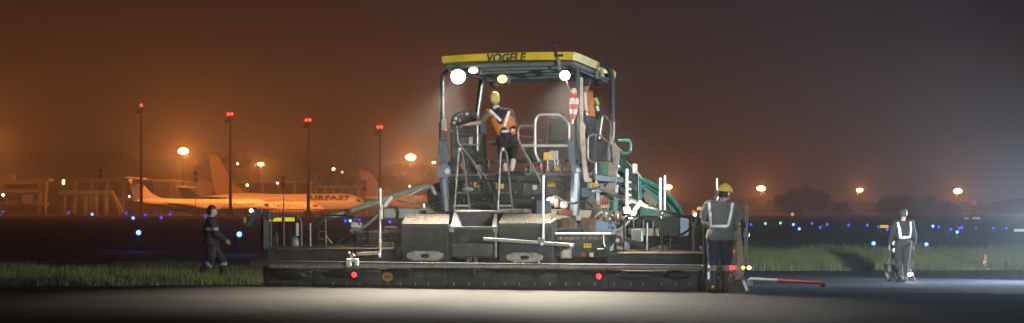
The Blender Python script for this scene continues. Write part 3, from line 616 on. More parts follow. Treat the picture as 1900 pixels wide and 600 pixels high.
# cream side panel, green grab handle
ppoly('side_shield', [(1127, 344, 3.2), (1129, 300, 3.2), (1135, 262, 3.2), (1150, 277, 3.2), (1146, 310, 3.2), (1142, 344, 3.2)], .06, CREAM, bevel=.006)
pbox('shield_lock', 1137, 292, 1142, 305, 3.15, 3.19, GREYP, .005)
for px in (1130, 1136.5): pbox('shield_slot', px-1, 327, px+1, 338, 3.17, 3.195, BLACK, 0)
ppoly('shield_base', [(1120, 344, 3.2), (1142, 344, 3.2), (1141, 362, 3.2), (1120, 362, 3.2)], .3, CREAM)
pbox('dark_tank', 1098, 262, 1128, 300, 2.8, 3.6, DARK, .02)
ptube('grab_handle', [(1147, 261, 3.4), (1167, 261, 3.4), (1170, 266, 3.4), (1169, 281, 3.4), (1164, 285, 3.4), (1154, 285, 3.4)], .028, pm('mint_handle', (.10, .50, .36), .4), .05)
# green flank with louvres
fl_ = ppoly('hood_flank', [(1134, 402, 3.8), (1142, 303, 4.0), (1150, 279, 4.3), (1187, 330, 6.3), (1188, 402, 6.4)], (-.3, 0, 0), DGREEN)
ppoly('hood_shoulder', [(1150, 277, 4.25), (1157, 287, 4.25), (1188, 326, 6.25), (1188, 334, 6.3), (1150, 288, 4.3)], (.03, 0, 0), OLIVE)
for i in range(6):
    y = 309 + i*17.5; x = 1148 - i*1.4
    if i < 5: ppoly('louvre', [(x, y, 4.0), (x+26, y+24, 5.4), (x+26, y+31, 5.4), (x, y+9, 4.0)], (.05, 0, 0), DGREEN, fl_)
    ptube('louvre_lip', [(x, y-1, 4.0), (x+27, y+24, 5.4)], .012, OLIVE, 0, fl_); MB().ell(L(x, y+1, 3.95), .03).build('louvre_stud', BRIGHT, fl_, True)
ppoly('flank_post', [(1174, 322, 6.0), (1187, 334, 6.0), (1188, 402, 6.0), (1174, 402, 6.0)], (0, .2, 0), GREEN)
pbox('flank_bracket', 1177, 343, 1184, 354, 5.9, 5.95, CREAM, .004); ptube('flank_rod', [(1183, 324, 5.8), (1184, 372, 5.8)], .025, PALEG, 0); pcyl('exhaust_pipe', (1178, 304, 5.0), (1178, 322, 5.0), .05, CREAM)
gp = ppoly('green_fender', [(1102, 362, 1.5), (1118, 356, 1.5), (1140, 362, 1.5), (1138, 402, 1.5), (1106, 398, 1.5)], .4, GREEN)
pl = pbox('sign_plate', 1114, 362, 1131, 386, 1.44, 1.49, pm('sign_salmon', (.62, .40, .28), .6), .006, gp)
for k in range(3): pbox('sign_mark', 1117+k*4.4, 369, 1119.6+k*4.4, 381, 1.425, 1.435, pm('sign_red', (.5, .08, .05), .6), 0, pl)
pbox('sign_mark', 1117, 366, 1129, 368.5, 1.425, 1.435, MATS['sign_red'], 0, pl)
pbox('fender_flash', 1106, 358, 1112, 380, 1.43, 1.48, WHITE, .004, gp); pbeam('fender_strut', (1094, 366, 1.2), (1112, 392, 1.2), .05, .10, OLIVE); pbox('fender_block', 1086, 370, 1104, 388, 1.4, 1.6, CREAM, .01)
# hopper wing with rolled green rim
rim = [(1187, 334, 6.4), (1205, 341, 6.7), (1224, 353, 7.0), (1241, 367, 7.3), (1254, 383, 7.6), (1263, 398, 7.8), (1267, 410, 7.9)]
hw = ppoly('hopper_wing', rim + [(1267, 436, 7.9), (1187, 436, 6.4)], (-.1, .12, 0), GREEN)
ptube('hopper_rim', rim, .07, pm('rim_green', (.02, .30, .19), .3), 0, hw, True); ppoly('hopper_dust', [(1192, 356, 6.33), (1206, 361, 6.55), (1220, 378, 6.85), (1214, 384, 6.75), (1196, 374, 6.4)], (.012, 0, 0), pm('hopper_grime', (.33, .24, .13), .85, 0, .4, 10, .2), hw)
pbox('hopper_base', 1150, 402, 1262, 440, 6.2, 7.4, DARK, .03)
ptube('hopper_band', [(1196, 344, 6.4), (1215, 356, 6.7), (1232, 372, 7.0), (1246, 394, 7.4)], .03, GREEN, 0, hw, True)
# tracks
for su in (-.75, 1.3):
    tk = MB().prism([(su-.15, 2.2, .02), (su-.15, 6.2, -.11), (su-.15, 6.6, .25), (su-.15, 6.3, .75), (su-.15, 2.2, .8), (su-.15, 1.8, .4)], (.3, 0, 0)).build('crawler_track', BLACK, paver, bevel=.03)
    for k in range(4): MB().cyl((su-.17, 2.6+k*1.1, .33), (su+.17, 2.6+k*1.1, .33), .2, n=16).build('road_wheel', STEEL, tk, True)
# long pale arms out to the ends
ptube('boom_arm', [(795, 345, 1.2), (730, 364, 1.1), (705, 373, 1.0), (660, 388, .9), (610, 404, .8)], .046, PALEG, 0, None, True)
ptube('boom_tip', [(612, 404, .8), (588, 416, .7), (560, 433, .6), (548, 448, .6)], .018, DARK, 0, None, True)
ptube('boom_elbow', [(790, 346, 1.2), (801, 348, 1.2), (806, 358, 1.2), (816, 362, 1.25)], .038, PALEG, 0, None, True)
pbeam('boom_strut', (727, 365, 1.05), (713, 384, 1.0), .05, .07, BRIGHT); pbeam('boom_strut', (784, 350, 1.12), (757, 364, 1.08), .03, .03, BRIGHT)
q = [L(736+i*.62, 371+8*(i/80)**.6 + 1.8*math.sin(i*1.7), 1.0+.03*math.cos(i*1.7)) for i in range(80)]; MB().tube(q, .011, 5).build('coiled_cable', PALEG, paver, True)
ptube('cable', [(785, 381, 1.0), (805, 377, 1.1), (830, 364, 1.3)], .012, BLACK, 0, None, True); pcyl('cable_plug', (786, 378, .98), (786, 386, .98), .035, BRIGHT); pbox('plug_box', 790, 389, 800, 396, 1.0, 1.1, PALEG, .006)
ptube('lower_boom', [(703, 396, .9), (686, 413, .9), (668, 424, .9), (650, 428, .9)], .03, PALEG, 0, None, True)
lv = pbox('sensor_head', 650, 413, 668, 423, .85, .97, WHITE, .02); pbox('sensor_cap', 652, 411, 664, 414, .87, .95, pm('red_cap', (.5, .08, .05), .5), .006, lv)
ptube('sensor_cable', [(655, 430, .88), (653, 445, .8), (655, 462, .6), (654, 472, .1)], .01, STEEL, 0, None, True)
ptube('diagonal_hose', [(560, 462, .6), (610, 455, .6), (640, 443, .7), (660, 436, .8)], .02, BLACK, 0, None, True)
ptube('boom_arm', [(1112, 348, 1.3), (1145, 363, 1.2), (1172, 372, 1.1), (1205, 384, 1.0)], .040, PALEG, 0, None, True)
ptube('boom_tip', [(1205, 384, 1.0), (1235, 392, .9), (1262, 401, .8), (1292, 405, .7)], .026, OLIVE, 0, None, True)
pbeam('boom_strut', (1190, 373, 1.0), (1172, 398, .95), .05, .07, BRIGHT); ptube('thin_cable', [(1115, 368, 1.2), (1138, 373, 1.1), (1160, 368, 1.1)], .01, PALEG, 0, None, True)
gp2 = ptube('gauge_post', [(1163, 314, .9), (1163, 390, .9)], .030, BRIGHT, 0)
for y in (337, 350, 361, 374): pcyl('post_peg', (1164, y-2, .87), (1171, y+2, .87), .022, BRIGHT, parent=gp2, n=8)
MB().cyl(L(1163, 384, .9), L(1163, 396, .9), .055, .07).build('post_socket', BRIGHT, gp2, True)
for px, y in ((1225, 330), (1233, 326)): ptube('gauge_post', [(px, y, .75), (px, 390, .75)], .025, BRIGHT, 0)
ptube('post_stub', [(1226, 392, .75), (1227, 460, .75)], .016, STEEL, 0); MB().ell(L(1227, 396, .74), (.06, .05, .05)).build('post_clamp', STEEL, paver, True)
for i in range(30):
    px, py = random.uniform(1116, 1182), random.uniform(390, 422); c = random.choice((STEEL, OLIVE, RUST, PIPE, DARK))
    if i % 3: pcyl('fitting', (px, py, .9), (px+random.uniform(-7, 7), py+random.uniform(-5, 5), 1.0), random.uniform(.012, .03), c, n=8)
    else: pbox('fitting', px-3, py-3, px+random.uniform(2, 5), py+random.uniform(2, 6), .92, 1.0, c, .006)
ptube('lower_pipe', [(1178, 396, .9), (1160, 418, .8), (1145, 430, .7), (1130, 438, .6)], .026, PIPE, 0, None, True)
for px in (1150, 1168, 1186, 1204): pbox('hopper_chain_guard', px-7, 408, px+7, 424, 1.4, 1.5, random.choice((DARK, BLACK, RUST)), .01)
wl = pbox('deck_lamp', 1166, 404, 1174, 411, .9, 1.0, BLACK, .01); MB().ell(L(1170, 404, .89), (.035, .03, .03)).build('lamp_or_reflector_glass', em('deck_lamp_glass', (1, .9, .65), 14), wl, True)
light('SPOT', L(1172, 402, .8), 45, (1, .92, .75), paver, L(1180, 340, 1.2), 160, .7, .05)

# ------------------------------------------------------------------ striped cloth hanging from the canopy post
m = MB(); nx, ny = 6, 16; vs = []
for j in range(ny):
    for i in range(nx):
        t = j/(ny-1); s = i/(nx-1)-.5; p = LW(1066, 164 + 66*t, 1.0)
        vs.append(p + Vector((s*(.05+.11*math.sin(math.pi*min(1, t*1.1))) - .04*t, .03*math.sin(s*9+t*5), 0)))
m.add(vs, [(j*nx+i, j*nx+i+1, (j+1)*nx+i+1, (j+1)*nx+i) for j in range(ny-1) for i in range(nx-1)])
fm = bpy.data.materials.new('striped_cloth'); fm.use_nodes = True; t_ = fm.node_tree; b_ = t_.nodes['Principled BSDF']; b_.inputs['Roughness'].default_value = .9
c_ = t_.nodes.new('ShaderNodeTexCoord'); wv = t_.nodes.new('ShaderNodeTexWave'); wv.bands_direction = 'Z'; wv.inputs['Scale'].default_value = 1.6; wv.inputs['Distortion'].default_value = 2.5
rp = t_.nodes.new('ShaderNodeValToRGB'); rp.color_ramp.elements[0].color = (.6, .05, .06, 1); rp.color_ramp.elements[1].color = (.7, .66, .6, 1); rp.color_ramp.elements[0].position = .45; rp.color_ramp.elements[1].position = .52
t_.links.new(c_.outputs['Object'], wv.inputs[0]); t_.links.new(wv.outputs[0], rp.inputs[0]); t_.links.new(rp.outputs[0], b_.inputs['Base Color'])
o = m.build('hanging_cloth', fm, smooth=True); sd = o.modifiers.new('thick', 'SOLIDIFY'); sd.thickness = .012
tag(o, 'red and white striped cloth hanging beside the right canopy post', 'cloth')

# ------------------------------------------------------------------ people
SKIN = pm('skin', (.36, .21, .14), .55, 0, .08, 12, .02); HAIR = pm('black_hair', (.015, .012, .01), .6, 0, .3, 30, .3)
CL = {k: pm('cloth_' + k, c, .85, 0, .18, 14, .25) for k, c in dict(orange=(.62, .19, .035), black=(.013, .013, .015), charcoal=(.03, .031, .034), grey=(.12, .135, .13), brown=(.11, .085, .065), navy=(.02, .024, .04), cream=(.6, .52, .42), white=(.7, .7, .66), limestripe=(.55, .62, .08)).items()}
HELM = pm('helmet_yellow', (.62, .46, .06), .35, 0, .08, 8, .02); CAPY = pm('pale_yellow_cloth', (.55, .48, .14), .8, 0, .25, 20, .2); BOOT = pm('boot_leather', (.03, .025, .02), .6, 0, .2, 20, .1)
STAND = dict(pelvis=(0,0,.95), chest=(0,.0,1.27), neck=(0,.0,1.47), head=(0,.02,1.63), shL=(-.19,0,1.41), elL=(-.25,-.03,1.13), wrL=(-.26,.05,.88), shR=(.19,0,1.41), elR=(.25,-.03,1.13), wrR=(.26,.05,.88),
             hipL=(-.09,0,.92), knL=(-.105,.03,.5), anL=(-.11,-.03,.09), toL=(-.13,.15,.035), hipR=(.09,0,.92), knR=(.105,.03,.5), anR=(.11,-.03,.09), toR=(.13,.15,.035))
class Person:
    def __init__(s, label, loc, rz, J, face=(0, 1, 0), scale=1., group=None, stout=1.):
        J = {k: Vector(v) for k, v in {**STAND, **J}.items()}; s.J = J; P = []     # P: tag, a, b, ra, rb
        def c(t, a, b, ra, rb): P.append((t, Vector(a), Vector(b), ra, rb))
        k = stout
        c('pelvis', J['hipL'], J['hipR'], .105*k, .105*k); c('pelvis', J['pelvis'], J['pelvis'].lerp(J['chest'], .4), .125*k, .118*k)
        ax = (J['shR'] - J['shL']).normalized()
        for d in (-.07, 0, .07): c('torso', J['pelvis'].lerp(J['chest'], .3) + ax*d*.8, J['chest'] + ax*d*1.15, .10*k, .118*k)
        c('torso', J['chest'].lerp(J['neck'], .1), J['chest'].lerp(J['neck'], .72), .11*k, .07)
        for sd in 'LR':
            c('torso', J['chest'].lerp(J['neck'], .6), J['sh'+sd], .068, .066)
            c('uarm', J['sh'+sd], J['el'+sd], .060*k, .046); c('farm', J['el'+sd], J['wr'+sd], .046, .030)
            c('thigh', J['hip'+sd], J['kn'+sd], .094*k, .062); c('shin', J['kn'+sd], J['kn'+sd].lerp(J['an'+sd], .35), .06, .058); c('shin', J['kn'+sd].lerp(J['an'+sd], .35), J['an'+sd], .058, .04)
            fd = (J['to'+sd] - J['an'+sd]); heel = J['an'+sd] - fd.normalized()*.035; heel.z -= .035
            c('foot', heel, J['to'+sd], .042, .034); c('foot', J['an'+sd], J['an'+sd].lerp(J['to'+sd], .6), .044, .036)
            d = (J['wr'+sd] - J['el'+sd]).normalized(); n = d.cross(Vector((0, 1, 0)) if abs(d.y) < .9 else Vector((0, 0, 1))).normalized(); sg = 1 if sd == 'L' else -1
            sv = d.cross(n)*sg; w_ = J['wr'+sd]
            for q, (o_, ln) in enumerate(((.032, .062), (.011, .07), (-.011, .066), (-.031, .05))):
                base = w_ + d*.085 + sv*o_; c('hand', w_ + d*.01 + sv*o_*.5, base, .016, .0135)
                dd = d; p = base
                for g_, f_ in enumerate((.45, .32, .23)):
                    dd = (Matrix.Rotation((.22 + .12*g_ + .05*q)*sg, 3, sv) @ dd).normalized(); p2 = p + dd*ln*f_*1.35; c('hand', p, p2, .0105 - .0008*g_, .0098 - .0008*g_); p = p2
            tb = w_ + d*.025 + sv*.028; td = (d*.75 + sv*.6 - n*.2*sg).normalized(); c('hand', tb, tb + td*.04, .014, .012); td2 = (td + d*.5).normalized(); c('hand', tb + td*.04, tb + td*.04 + td2*.035, .0115, .0095)
        c('neck', J['neck'] - Vector((0, 0, .03)), J['head'], .056, .052)
        f = Vector(face).normalized(); up = (J['head'] - J['neck']).normalized(); up = (up - f*up.dot(f)).normalized(); rt = f.cross(up); h = J['head']
        hm = Matrix((rt, f, up)).transposed()
        hp = lambda x, y, z: h + hm @ Vector((x, y, z))
        c('head', hp(0, -.012, .05), hp(0, .012, .045), .088, .083); c('head', hp(0, .015, 0), hp(0, .045, -.06), .075, .048); c('head', hp(0, -.02, -.01), hp(0, 0, .03), .078, .08)
        c('face', hp(0, .088, .012), hp(0, .108, -.022), .009, .014); c('face', hp(-.03, .082, .032), hp(.03, .082, .032), .012, .012)
        c('face', hp(-.02, .083, -.052), hp(.02, .083, -.052), .009, .009)
        for sx in (-1, 1): c('face', hp(sx*.08, -.005, .02), hp(sx*.082, -.008, -.018), .013, .009)
        s.P = P; s.hp = hp; s.hm = hm
        m = MB()
        for t, a, b, ra, rb in P:
            m.ell(a, ra, 12, 8); m.ell(b, rb, 12, 8)
            if (b-a).length > 1e-3: m.cyl(a, b, ra, rb, 12)
        s.root = thing('person', label, 'person', loc, rz, group); s.root.scale = (scale,)*3
        o = m.build('tmp', SKIN); rm = o.modifiers.new('r', 'REMESH'); rm.mode = 'VOXEL'; rm.voxel_size = .0115
        sm = o.modifiers.new('s', 'SMOOTH'); sm.iterations = 4; sm.factor = .5
        me = bpy.data.meshes.new_from_object(o.evaluated_get(bpy.context.evaluated_depsgraph_get())); bpy.data.objects.remove(o)
        me.name = 'body'; me.materials.clear(); me.materials.append(SKIN)
        for p in me.polygons: p.use_smooth = True
        s.body = bpy.data.objects.new('body', me); COL.objects.link(s.body); s.body.parent = s.root; s.me = me
        n = len(me.vertices); s.co = np.empty(n*3, np.float32); me.vertices.foreach_get('co', s.co); s.co = s.co.reshape(-1, 3)
        s.no = np.empty(n*3, np.float32); me.vertices.foreach_get('normal', s.no); s.no = s.no.reshape(-1, 3)
        best = np.full(n, 9.); s.tag = np.zeros(n, int); s.t = np.zeros(n); s.names = [p[0] for p in P]
        for i, (tg, a, b, ra, rb) in enumerate(P):
            a = np.array(a); ab = np.array(b) - a; L2 = max(1e-9, ab @ ab); tt = np.clip(((s.co - a) @ ab)/L2, 0, 1)
            d = np.linalg.norm(s.co - a - tt[:, None]*ab, axis=1) - (ra + (rb-ra)*tt); k_ = d < best; best[k_] = d[k_]; s.tag[k_] = i; s.t[k_] = tt[k_]
        s.tags = np.array(s.names)[s.tag]; s.geo = []
    def wear(s, name, mat, sel, off, wr=.006, label=None):
        """garment: the body's own surface inside sel, pushed out by off with folds"""
        keep = np.array([bool(sel(t, tt, c)) for t, tt, c in zip(s.tags, s.t, s.co)])
        idx = -np.ones(len(s.co), int); used = []
        fs = []
        for p in s.me.polygons:
            v = list(p.vertices)
            if sum(keep[i] for i in v) >= 3: fs.append(v)
        for f in fs:
            for i in f:
                if idx[i] < 0: idx[i] = len(used); used.append(i)
        vs = []
        for i in used:
            c = Vector(s.co[i]); nz = noise.noise(c*9 + Vector((3, 1, 7))) + .6*noise.noise(Vector((c.x*14, c.y*14, c.z*30)))
            vs.append(c + Vector(s.no[i])*(off + wr*nz))
        me = bpy.data.meshes.new(name); me.from_pydata([tuple(v) for v in vs], [], [[idx[i] for i in f] for f in fs]); me.materials.append(mat)
        for p in me.polygons: p.use_smooth = True
        o = bpy.data.objects.new(name, me); COL.objects.link(o); o.parent = s.root
        if label: o['label'] = label
        o_ = len(s.geo); s.geo.append((vs, [[idx[i] for i in f] for f in fs])); return o
    def bvh(s):
        V, Fs = [], []
        for v, f in s.geo + [([Vector(c) for c in s.co], [list(p.vertices) for p in s.me.polygons])]:
            o = len(V); V += v; Fs += [[i+o for i in q] for q in f]
        return BVHTree.FromPolygons(V, Fs)
    def tape(s, pts, width=.05, d=(0, 1, 0), mat=None, name='reflective_tape', lift=.006):
        B = s.bvh(); d = Vector(d).normalized(); pts = [Vector(p) for p in pts]; q = []
        for a, b in zip(pts, pts[1:]):
            k = max(2, int((b-a).length/.025)); q += [a.lerp(b, i/k) for i in range(k)]
        q.append(pts[-1]); vs = []
        for i, p in enumerate(q):
            tn = (q[min(i+1, len(q)-1)] - q[max(i-1, 0)]).normalized(); sd = tn.cross(d).normalized()
            for k in (-1, -.33, .33, 1):
                c = p + sd*k*width/2; h = B.ray_cast(c - d*1.2, d)
                vs.append((h[0] if h[0] else (vs[-1] if vs else c)) - d*lift)
        m = MB().add(vs, [(i*4+j, i*4+j+1, i*4+j+5, i*4+j+4) for i in range(len(q)-1) for j in range(3)])
        return m.build(name, mat or TAPE, s.root, True)
    def band(s, c, axis, width=.05, R_=.6, mat=None, name='reflective_band', lift=.006, rmax=None):
        B = s.bvh(); c = Vector(c); ax = Vector(axis).normalized(); x = ax.orthogonal().normalized(); y = ax.cross(x); vs = []; n = 40
        for i in range(n):
            d = x*math.cos(2*math.pi*i/n) + y*math.sin(2*math.pi*i/n)
            for k in (-.5, .5):
                h = B.ray_cast(c + ax*k*width + d*(rmax or R_), -d); vs.append((h[0] if h[0] else c + d*.1) + d*lift)
        return MB().add(vs, [(2*i, 2*((i+1) % n), 2*((i+1) % n)+1, 2*i+1) for i in range(n)]).build(name, mat or TAPE, s.root, True)
    def hair(s, mat=None):
        hm_, h = np.array(s.hm), np.array(s.J['head'])
        def sel(t, tt, c):
            if t not in ('head',): return False
            l = (c - h) @ hm_; return l[2] > .035 + .35*max(-.25, l[1]) or (l[1] < -.02 and l[2] > -.05)
        return s.wear('hair', mat or HAIR, sel, .014, .004)
    def helmet(s):
        m = MB(); prof = [(.002, .135), (.05, .128), (.09, .10), (.112, .06), (.118, .02), (.122, .012), (.118, .008)]
        m.lathe([(r, z) for r, z in prof[::-1]], Matrix.Translation(s.J['head'] + s.hm @ Vector((0, 0, .03))) @ s.hm.to_4x4() @ Matrix.Diagonal((.92, 1.1, 1, 1)))
        hl = m.build('helmet', HELM, s.root, True)
        br = MB(); k = 14; pa = []
        for i in range(k+1):
            a = R(20 + 140*i/k); pa.append((math.cos(a), math.sin(a)))
        vs = [s.hp(.105*x, .125*y, .04) for x, y in pa] + [s.hp(.115*x, .185*y, .03) for x, y in pa]
        br.add(vs, [(i, i+1, k+2+i, k+1+i) for i in range(k)]); b = br.build('brim', HELM, hl, True); md = b.modifiers.new('t', 'SOLIDIFY'); md.thickness = .006
        MB().tube([s.hp(0, -.12+.024*i, .045 + .125*math.sin(math.pi*i/10)) for i in range(11)], .010, 6).build('ridge', HELM, hl, True)
        return hl

TORSO = ('torso',)
# operator kneeling on the bench at the left console
o1 = Person('operator in orange and black vest kneeling and reaching to the left console', LW(945, 320, 1.55), 0,
  dict(pelvis=(-.03,.02,.62), chest=(-.13,.06,.93), neck=(-.225,.10,1.155), head=(-.275,.16,1.315), shL=(-.375,.12,1.07), elL=(-.52,.0,.90), wrL=(-.755,-.07,.855), shR=(.02,.04,1.06), elR=(.085,.2,.82), wrR=(-.03,.42,.76),
       hipL=(-.11,.02,.58), knL=(-.13,.27,.22), anL=(-.07,-.10,.12), toL=(-.06,-.07,-.0), hipR=(.07,.02,.58), knR=(.06,.27,.22), anR=(.07,-.13,.2), toR=(.045,-.13,.045)), face=(-.6, .8, -.05))
o1.wear('trousers', CL['black'], lambda t, u, c: t in ('pelvis', 'thigh', 'shin'), .022, .012)
o1.wear('shirt', CL['brown'], lambda t, u, c: t in ('torso', 'uarm'), .014, .008)
def core(P, w_):
    ax = np.array((P.J['shR'] - P.J['shL']).normalized()); c0 = np.array(P.J['chest']); sp = np.array(P.J['neck'] - P.J['chest'])
    return lambda c: abs((c - c0 - sp*((c-c0) @ sp)/(sp @ sp)) @ ax) < w_
k1 = core(o1, .165)
o1.wear('vest', CL['orange'], lambda t, u, c: t == 'torso' and c[2] > .66 and k1(c), .028, .008)
o1.wear('vest_yoke', CL['black'], lambda t, u, c: t == 'torso' and c[2] > .86 and abs(c[0] + .16 + .0*(c[2]-1)) < (c[2]-.80)*.52, .033, .006)
o1.wear('shoe', CL['cream'], lambda t, u, c: t == 'foot', .008, .002)
o1.hair(CAPY); o1.tape([(-.345, 0, 1.12), (-.15, 0, .92)], .05); o1.tape([(.0, 0, 1.10), (-.085, 0, .82)], .05)
o1.tape([(-.14, 0, .73), (-.03, 0, .735), (.085, 0, .76)], .045, mat=CL['white'], name='vest_hem'); o1.wear('collar', CL['white'], lambda t, u, c: t == 'neck' and c[2] < 1.20, .016, .003)
# operator standing at the right side of the platform
o2 = Person('operator in orange vest standing behind the right canopy post', LW(1087, 324, 2.5), R(-12), dict(elR=(.24, .02, 1.14), wrR=(.14, .22, 1.0), elL=(-.22, .04, 1.13), wrL=(-.1, .24, 1.02)), face=(.25, 1, 0), scale=1.03)
o2.wear('trousers', CL['navy'], lambda t, u, c: t in ('pelvis', 'thigh', 'shin'), .02, .01); o2.wear('jacket', CL['black'], lambda t, u, c: t in ('torso', 'uarm', 'farm'), .016, .008)
k2 = core(o2, .15); o2.wear('vest', CL['orange'], lambda t, u, c: t == 'torso' and c[2] > 1.03 and k2(c), .03, .006); o2.wear('boot', BOOT, lambda t, u, c: t == 'foot', .012, .002); o2.hair()
o2.tape([(.0, 0, 1.46), (.05, 0, 1.05)], .045); o2.tape([(-.14, 0, 1.46), (-.13, 0, 1.06)], .045); o2.tape([(.19, 0, 1.36), (.235, 0, 1.24)], .05, mat=CL['limestripe'], name='sleeve_stripe'); o2.tape([(.215, 0, 1.22), (.23, 0, 1.13)], .05)
# worker at the right end of the screed
wx, wy = (1337 - CX)/F*24.75, 24.75
o3 = Person('worker in yellow helmet and grey shirt with reflective harness at the right screed end', (wx, wy, 0), 0,
  dict(neck=(.03,.02,1.46), head=(.075,.05,1.595), chest=(.015,.0,1.26), shL=(-.18,.02,1.40), shR=(.215,.0,1.39), elL=(-.26,.1,1.14), wrL=(-.16,.3,1.04), elR=(.275,.02,1.10), wrR=(.235,.2,.93), pelvis=(.0,0,.94), anL=(-.11,-.02,.09), knL=(-.11,.04,.5), hipR=(.10,0,.91), knR=(.09,.02,.5), anR=(.065,-.06,.09), toR=(.09,.13,.035)), face=(.75, .66, -.05), stout=1.1)
o3.wear('shorts', CL['navy'], lambda t, u, c: t in ('pelvis',) or (t == 'thigh') or (t == 'shin' and c[2] > .44), .034, .012)
o3.wear('shirt', CL['grey'], lambda t, u, c: (t in ('torso', 'pelvis') and c[2] > .86) or (t == 'uarm' and u < .82), .036, .014); o3.wear('boot', BOOT, lambda t, u, c: t == 'foot' or (t == 'shin' and c[2] < .36), .014, .003)
o3.helmet(); o3.hair(); o3.tape([(-.195, 0, 1.46), (-.175, 0, 1.09), (-.165, 0, 1.075), (.085, 0, 1.075), (.105, 0, 1.10), (.185, 0, 1.45)], .042)
# man walking off to the right
o4 = Person('man in dark clothes with reflective harness walking away over the wet pavement', ((1676-CX)/F*35.6, 35.6, gz(35.6) - .052), R(8),
  dict(anL=(-.1,-.12,.12), knL=(-.1,.05,.5), toL=(-.11,.05,.03), anR=(.07,.08,.09), knR=(.08,.06,.5), toR=(.08,.26,.035), wrR=(.29,.1,.9), elL=(-.27,.02,1.14), wrL=(-.28,.16,.93)), scale=.97)
o4.wear('trousers', CL['black'], lambda t, u, c: t in ('pelvis', 'thigh', 'shin'), .024, .012); o4.wear('jacket', CL['black'], lambda t, u, c: (t in ('torso', 'uarm', 'farm')) or (t == 'pelvis' and c[2] > .86), .03, .012)
o4.wear('boot', BOOT, lambda t, u, c: t == 'foot', .012, .002); o4.hair(); o4.tape([(-.17, 0, 1.44), (-.12, 0, 1.09), (-.11, 0, 1.075), (.115, 0, 1.085), (.125, 0, 1.10), (.15, 0, 1.45)], .05)
# man crossing the verge at the left
o5 = Person('dark figure with pale reflective bands striding along the grass at the left', ((392-CX)/F*34.0, 34.0, gz(34.0) - .06), R(-75),
  dict(anL=(-.1,.30,.1), knL=(-.1,.26,.5), toL=(-.1,.46,.06), anR=(.1,-.34,.16), knR=(.1,-.02,.49), toR=(.1,-.2,.04), elL=(-.24,-.12,1.15), wrL=(-.22,.08,.95), elR=(.24,.08,1.14), wrR=(.22,.28,.99)), scale=.98)
o5.wear('trousers', CL['black'], lambda t, u, c: t in ('pelvis', 'thigh', 'shin'), .03, .012); o5.wear('jacket', CL['black'], lambda t, u, c: (t in ('torso', 'uarm', 'farm')) or (t == 'pelvis' and c[2] > .84), .035, .014)
o5.wear('boot', BOOT, lambda t, u, c: t == 'foot', .012, .002); o5.hair(); DULL = pm('dull_band', (.26, .27, .28), .5, 0, .1, 20, 0)
o5.band((0, 0, 1.24), (0, 0, 1), .06, .55, mat=DULL)
for sd in 'LR': o5.band(o5.J['kn'+sd].lerp(o5.J['an'+sd], .15), o5.J['an'+sd] - o5.J['kn'+sd], .06, .12, mat=DULL, rmax=.14)

# ------------------------------------------------------------------ things on the pavement at the right
D = 36.4; p0 = W(1656, 0, D); gzz = gz(D) - .052
t = thing('hand_cart', 'small two wheeled hand cart with two glowing reflectors beside the walking man', 'cart', (p0.x, D, gzz))
for k in (-.11, .11):
    wl = MB().lathe([(.02, -.02), (.13, -.025), (.15, -.02), (.15, .02), (.13, .025), (.02, .02)], Matrix.Translation((k, 0, .15)) @ Matrix.Rotation(R(70), 4, 'Y')).build('wheel', BLACK, t, True)
    MB().lathe([(.085, -.03), (.1, -.03), (.1, .03), (.085, .03)], Matrix.Translation((k, 0, .15)) @ Matrix.Rotation(R(70), 4, 'Y')).build('rim', BRIGHT, wl, True)
MB().box((-.14, -.1, .22), (.14, .3, .42)).build('tray', DARK, t, bevel=.02)
for k in (-.1, .1): MB().tube(fillet([(k, .2, .3), (k, -.1, .6), (k, -.2, 1.05)], .1), .016).build('handle_bar', PIPE, t, True)
for z in (.76, .92): MB().ell((0, -.2, z), (.05, .02, .05)).build('lamp_or_reflector_glass', em('cart_reflector_glow', (1, .92, .8), 1.6), t, True)  # the cart's reflectors, given a glow of their own
MB().box((-.12, -.19, .55), (.12, -.16, 1.0)).build('back_board', DARK, t, bevel=.01)
t = thing('floor_lamp', 'low round work lamp shining on the wet pavement by the walking man', 'lamp', ((1687-CX)/F*37.2, 37.2, gz(37.2) - .052))
MB().lathe([(.10, .12), (.13, .0), (.13, -.02), (.1, -.02)], Matrix.Translation((0, .02, .42)) @ Matrix.Rotation(R(90), 4, 'X')).build('lamp_housing', BLACK, t, True)
MB().ell((0, -.03, .42), (.11, .05, .11)).build('lamp_or_reflector_glass', em('floor_lamp_glass', (1, .98, .75), 14), t, True)
for a in (0, 2.1, 4.2): MB().tube([(0, .06, .36), (.18*math.cos(a), .06+.18*math.sin(a), .0)], .012).build('leg', PIPE, t)
MB().ell((0, -.03, .17), (.09, .03, .045)).build('lamp_reflection', em('lamp_reflection_glow', (1, .95, .7), 6), t, True)  # glowing blob standing in for the lamp's reflection on the wet ground
light('SPOT', (0, -.15, .42), 40, (1, .96, .75), t, (0, -2.5, -.1), 120, .6, .08)
D = 30.2; a = W(1392, 518, D); b = W(1526, 525, 29.0); z = gz(29.5) - .05
t = thing('barrier_pole', 'long red and white barrier pole lying low across the pavement', 'barrier', (b.x, b.y, z))
nseg = 5; A_ = Vector((a.x - b.x, a.y - b.y, a.z - z)); B_ = Vector((0, 0, b.z - z))
REDP = pm('barrier_red', (.62, .06, .05), .45, 0, .1, 8, .03)
for i in range(nseg):
    p, q = B_.lerp(A_, i/nseg), B_.lerp(A_, (i+1)/nseg); MB().cyl(p, q, .035).build('pole_section', REDP if i < 3 else WHITE, t, True)
MB().box((-.05, -.05, 0), (.05, .05, B_.z)).build('foot', REDP, t, bevel=.01); MB().box((A_.x-.05, A_.y-.05, min(0, gz(30.2)-.05-z)), (A_.x+.05, A_.y+.05, A_.z)).build('foot', WHITE, t, bevel=.01)
D = 44.6; c = W(1828, 0, D)
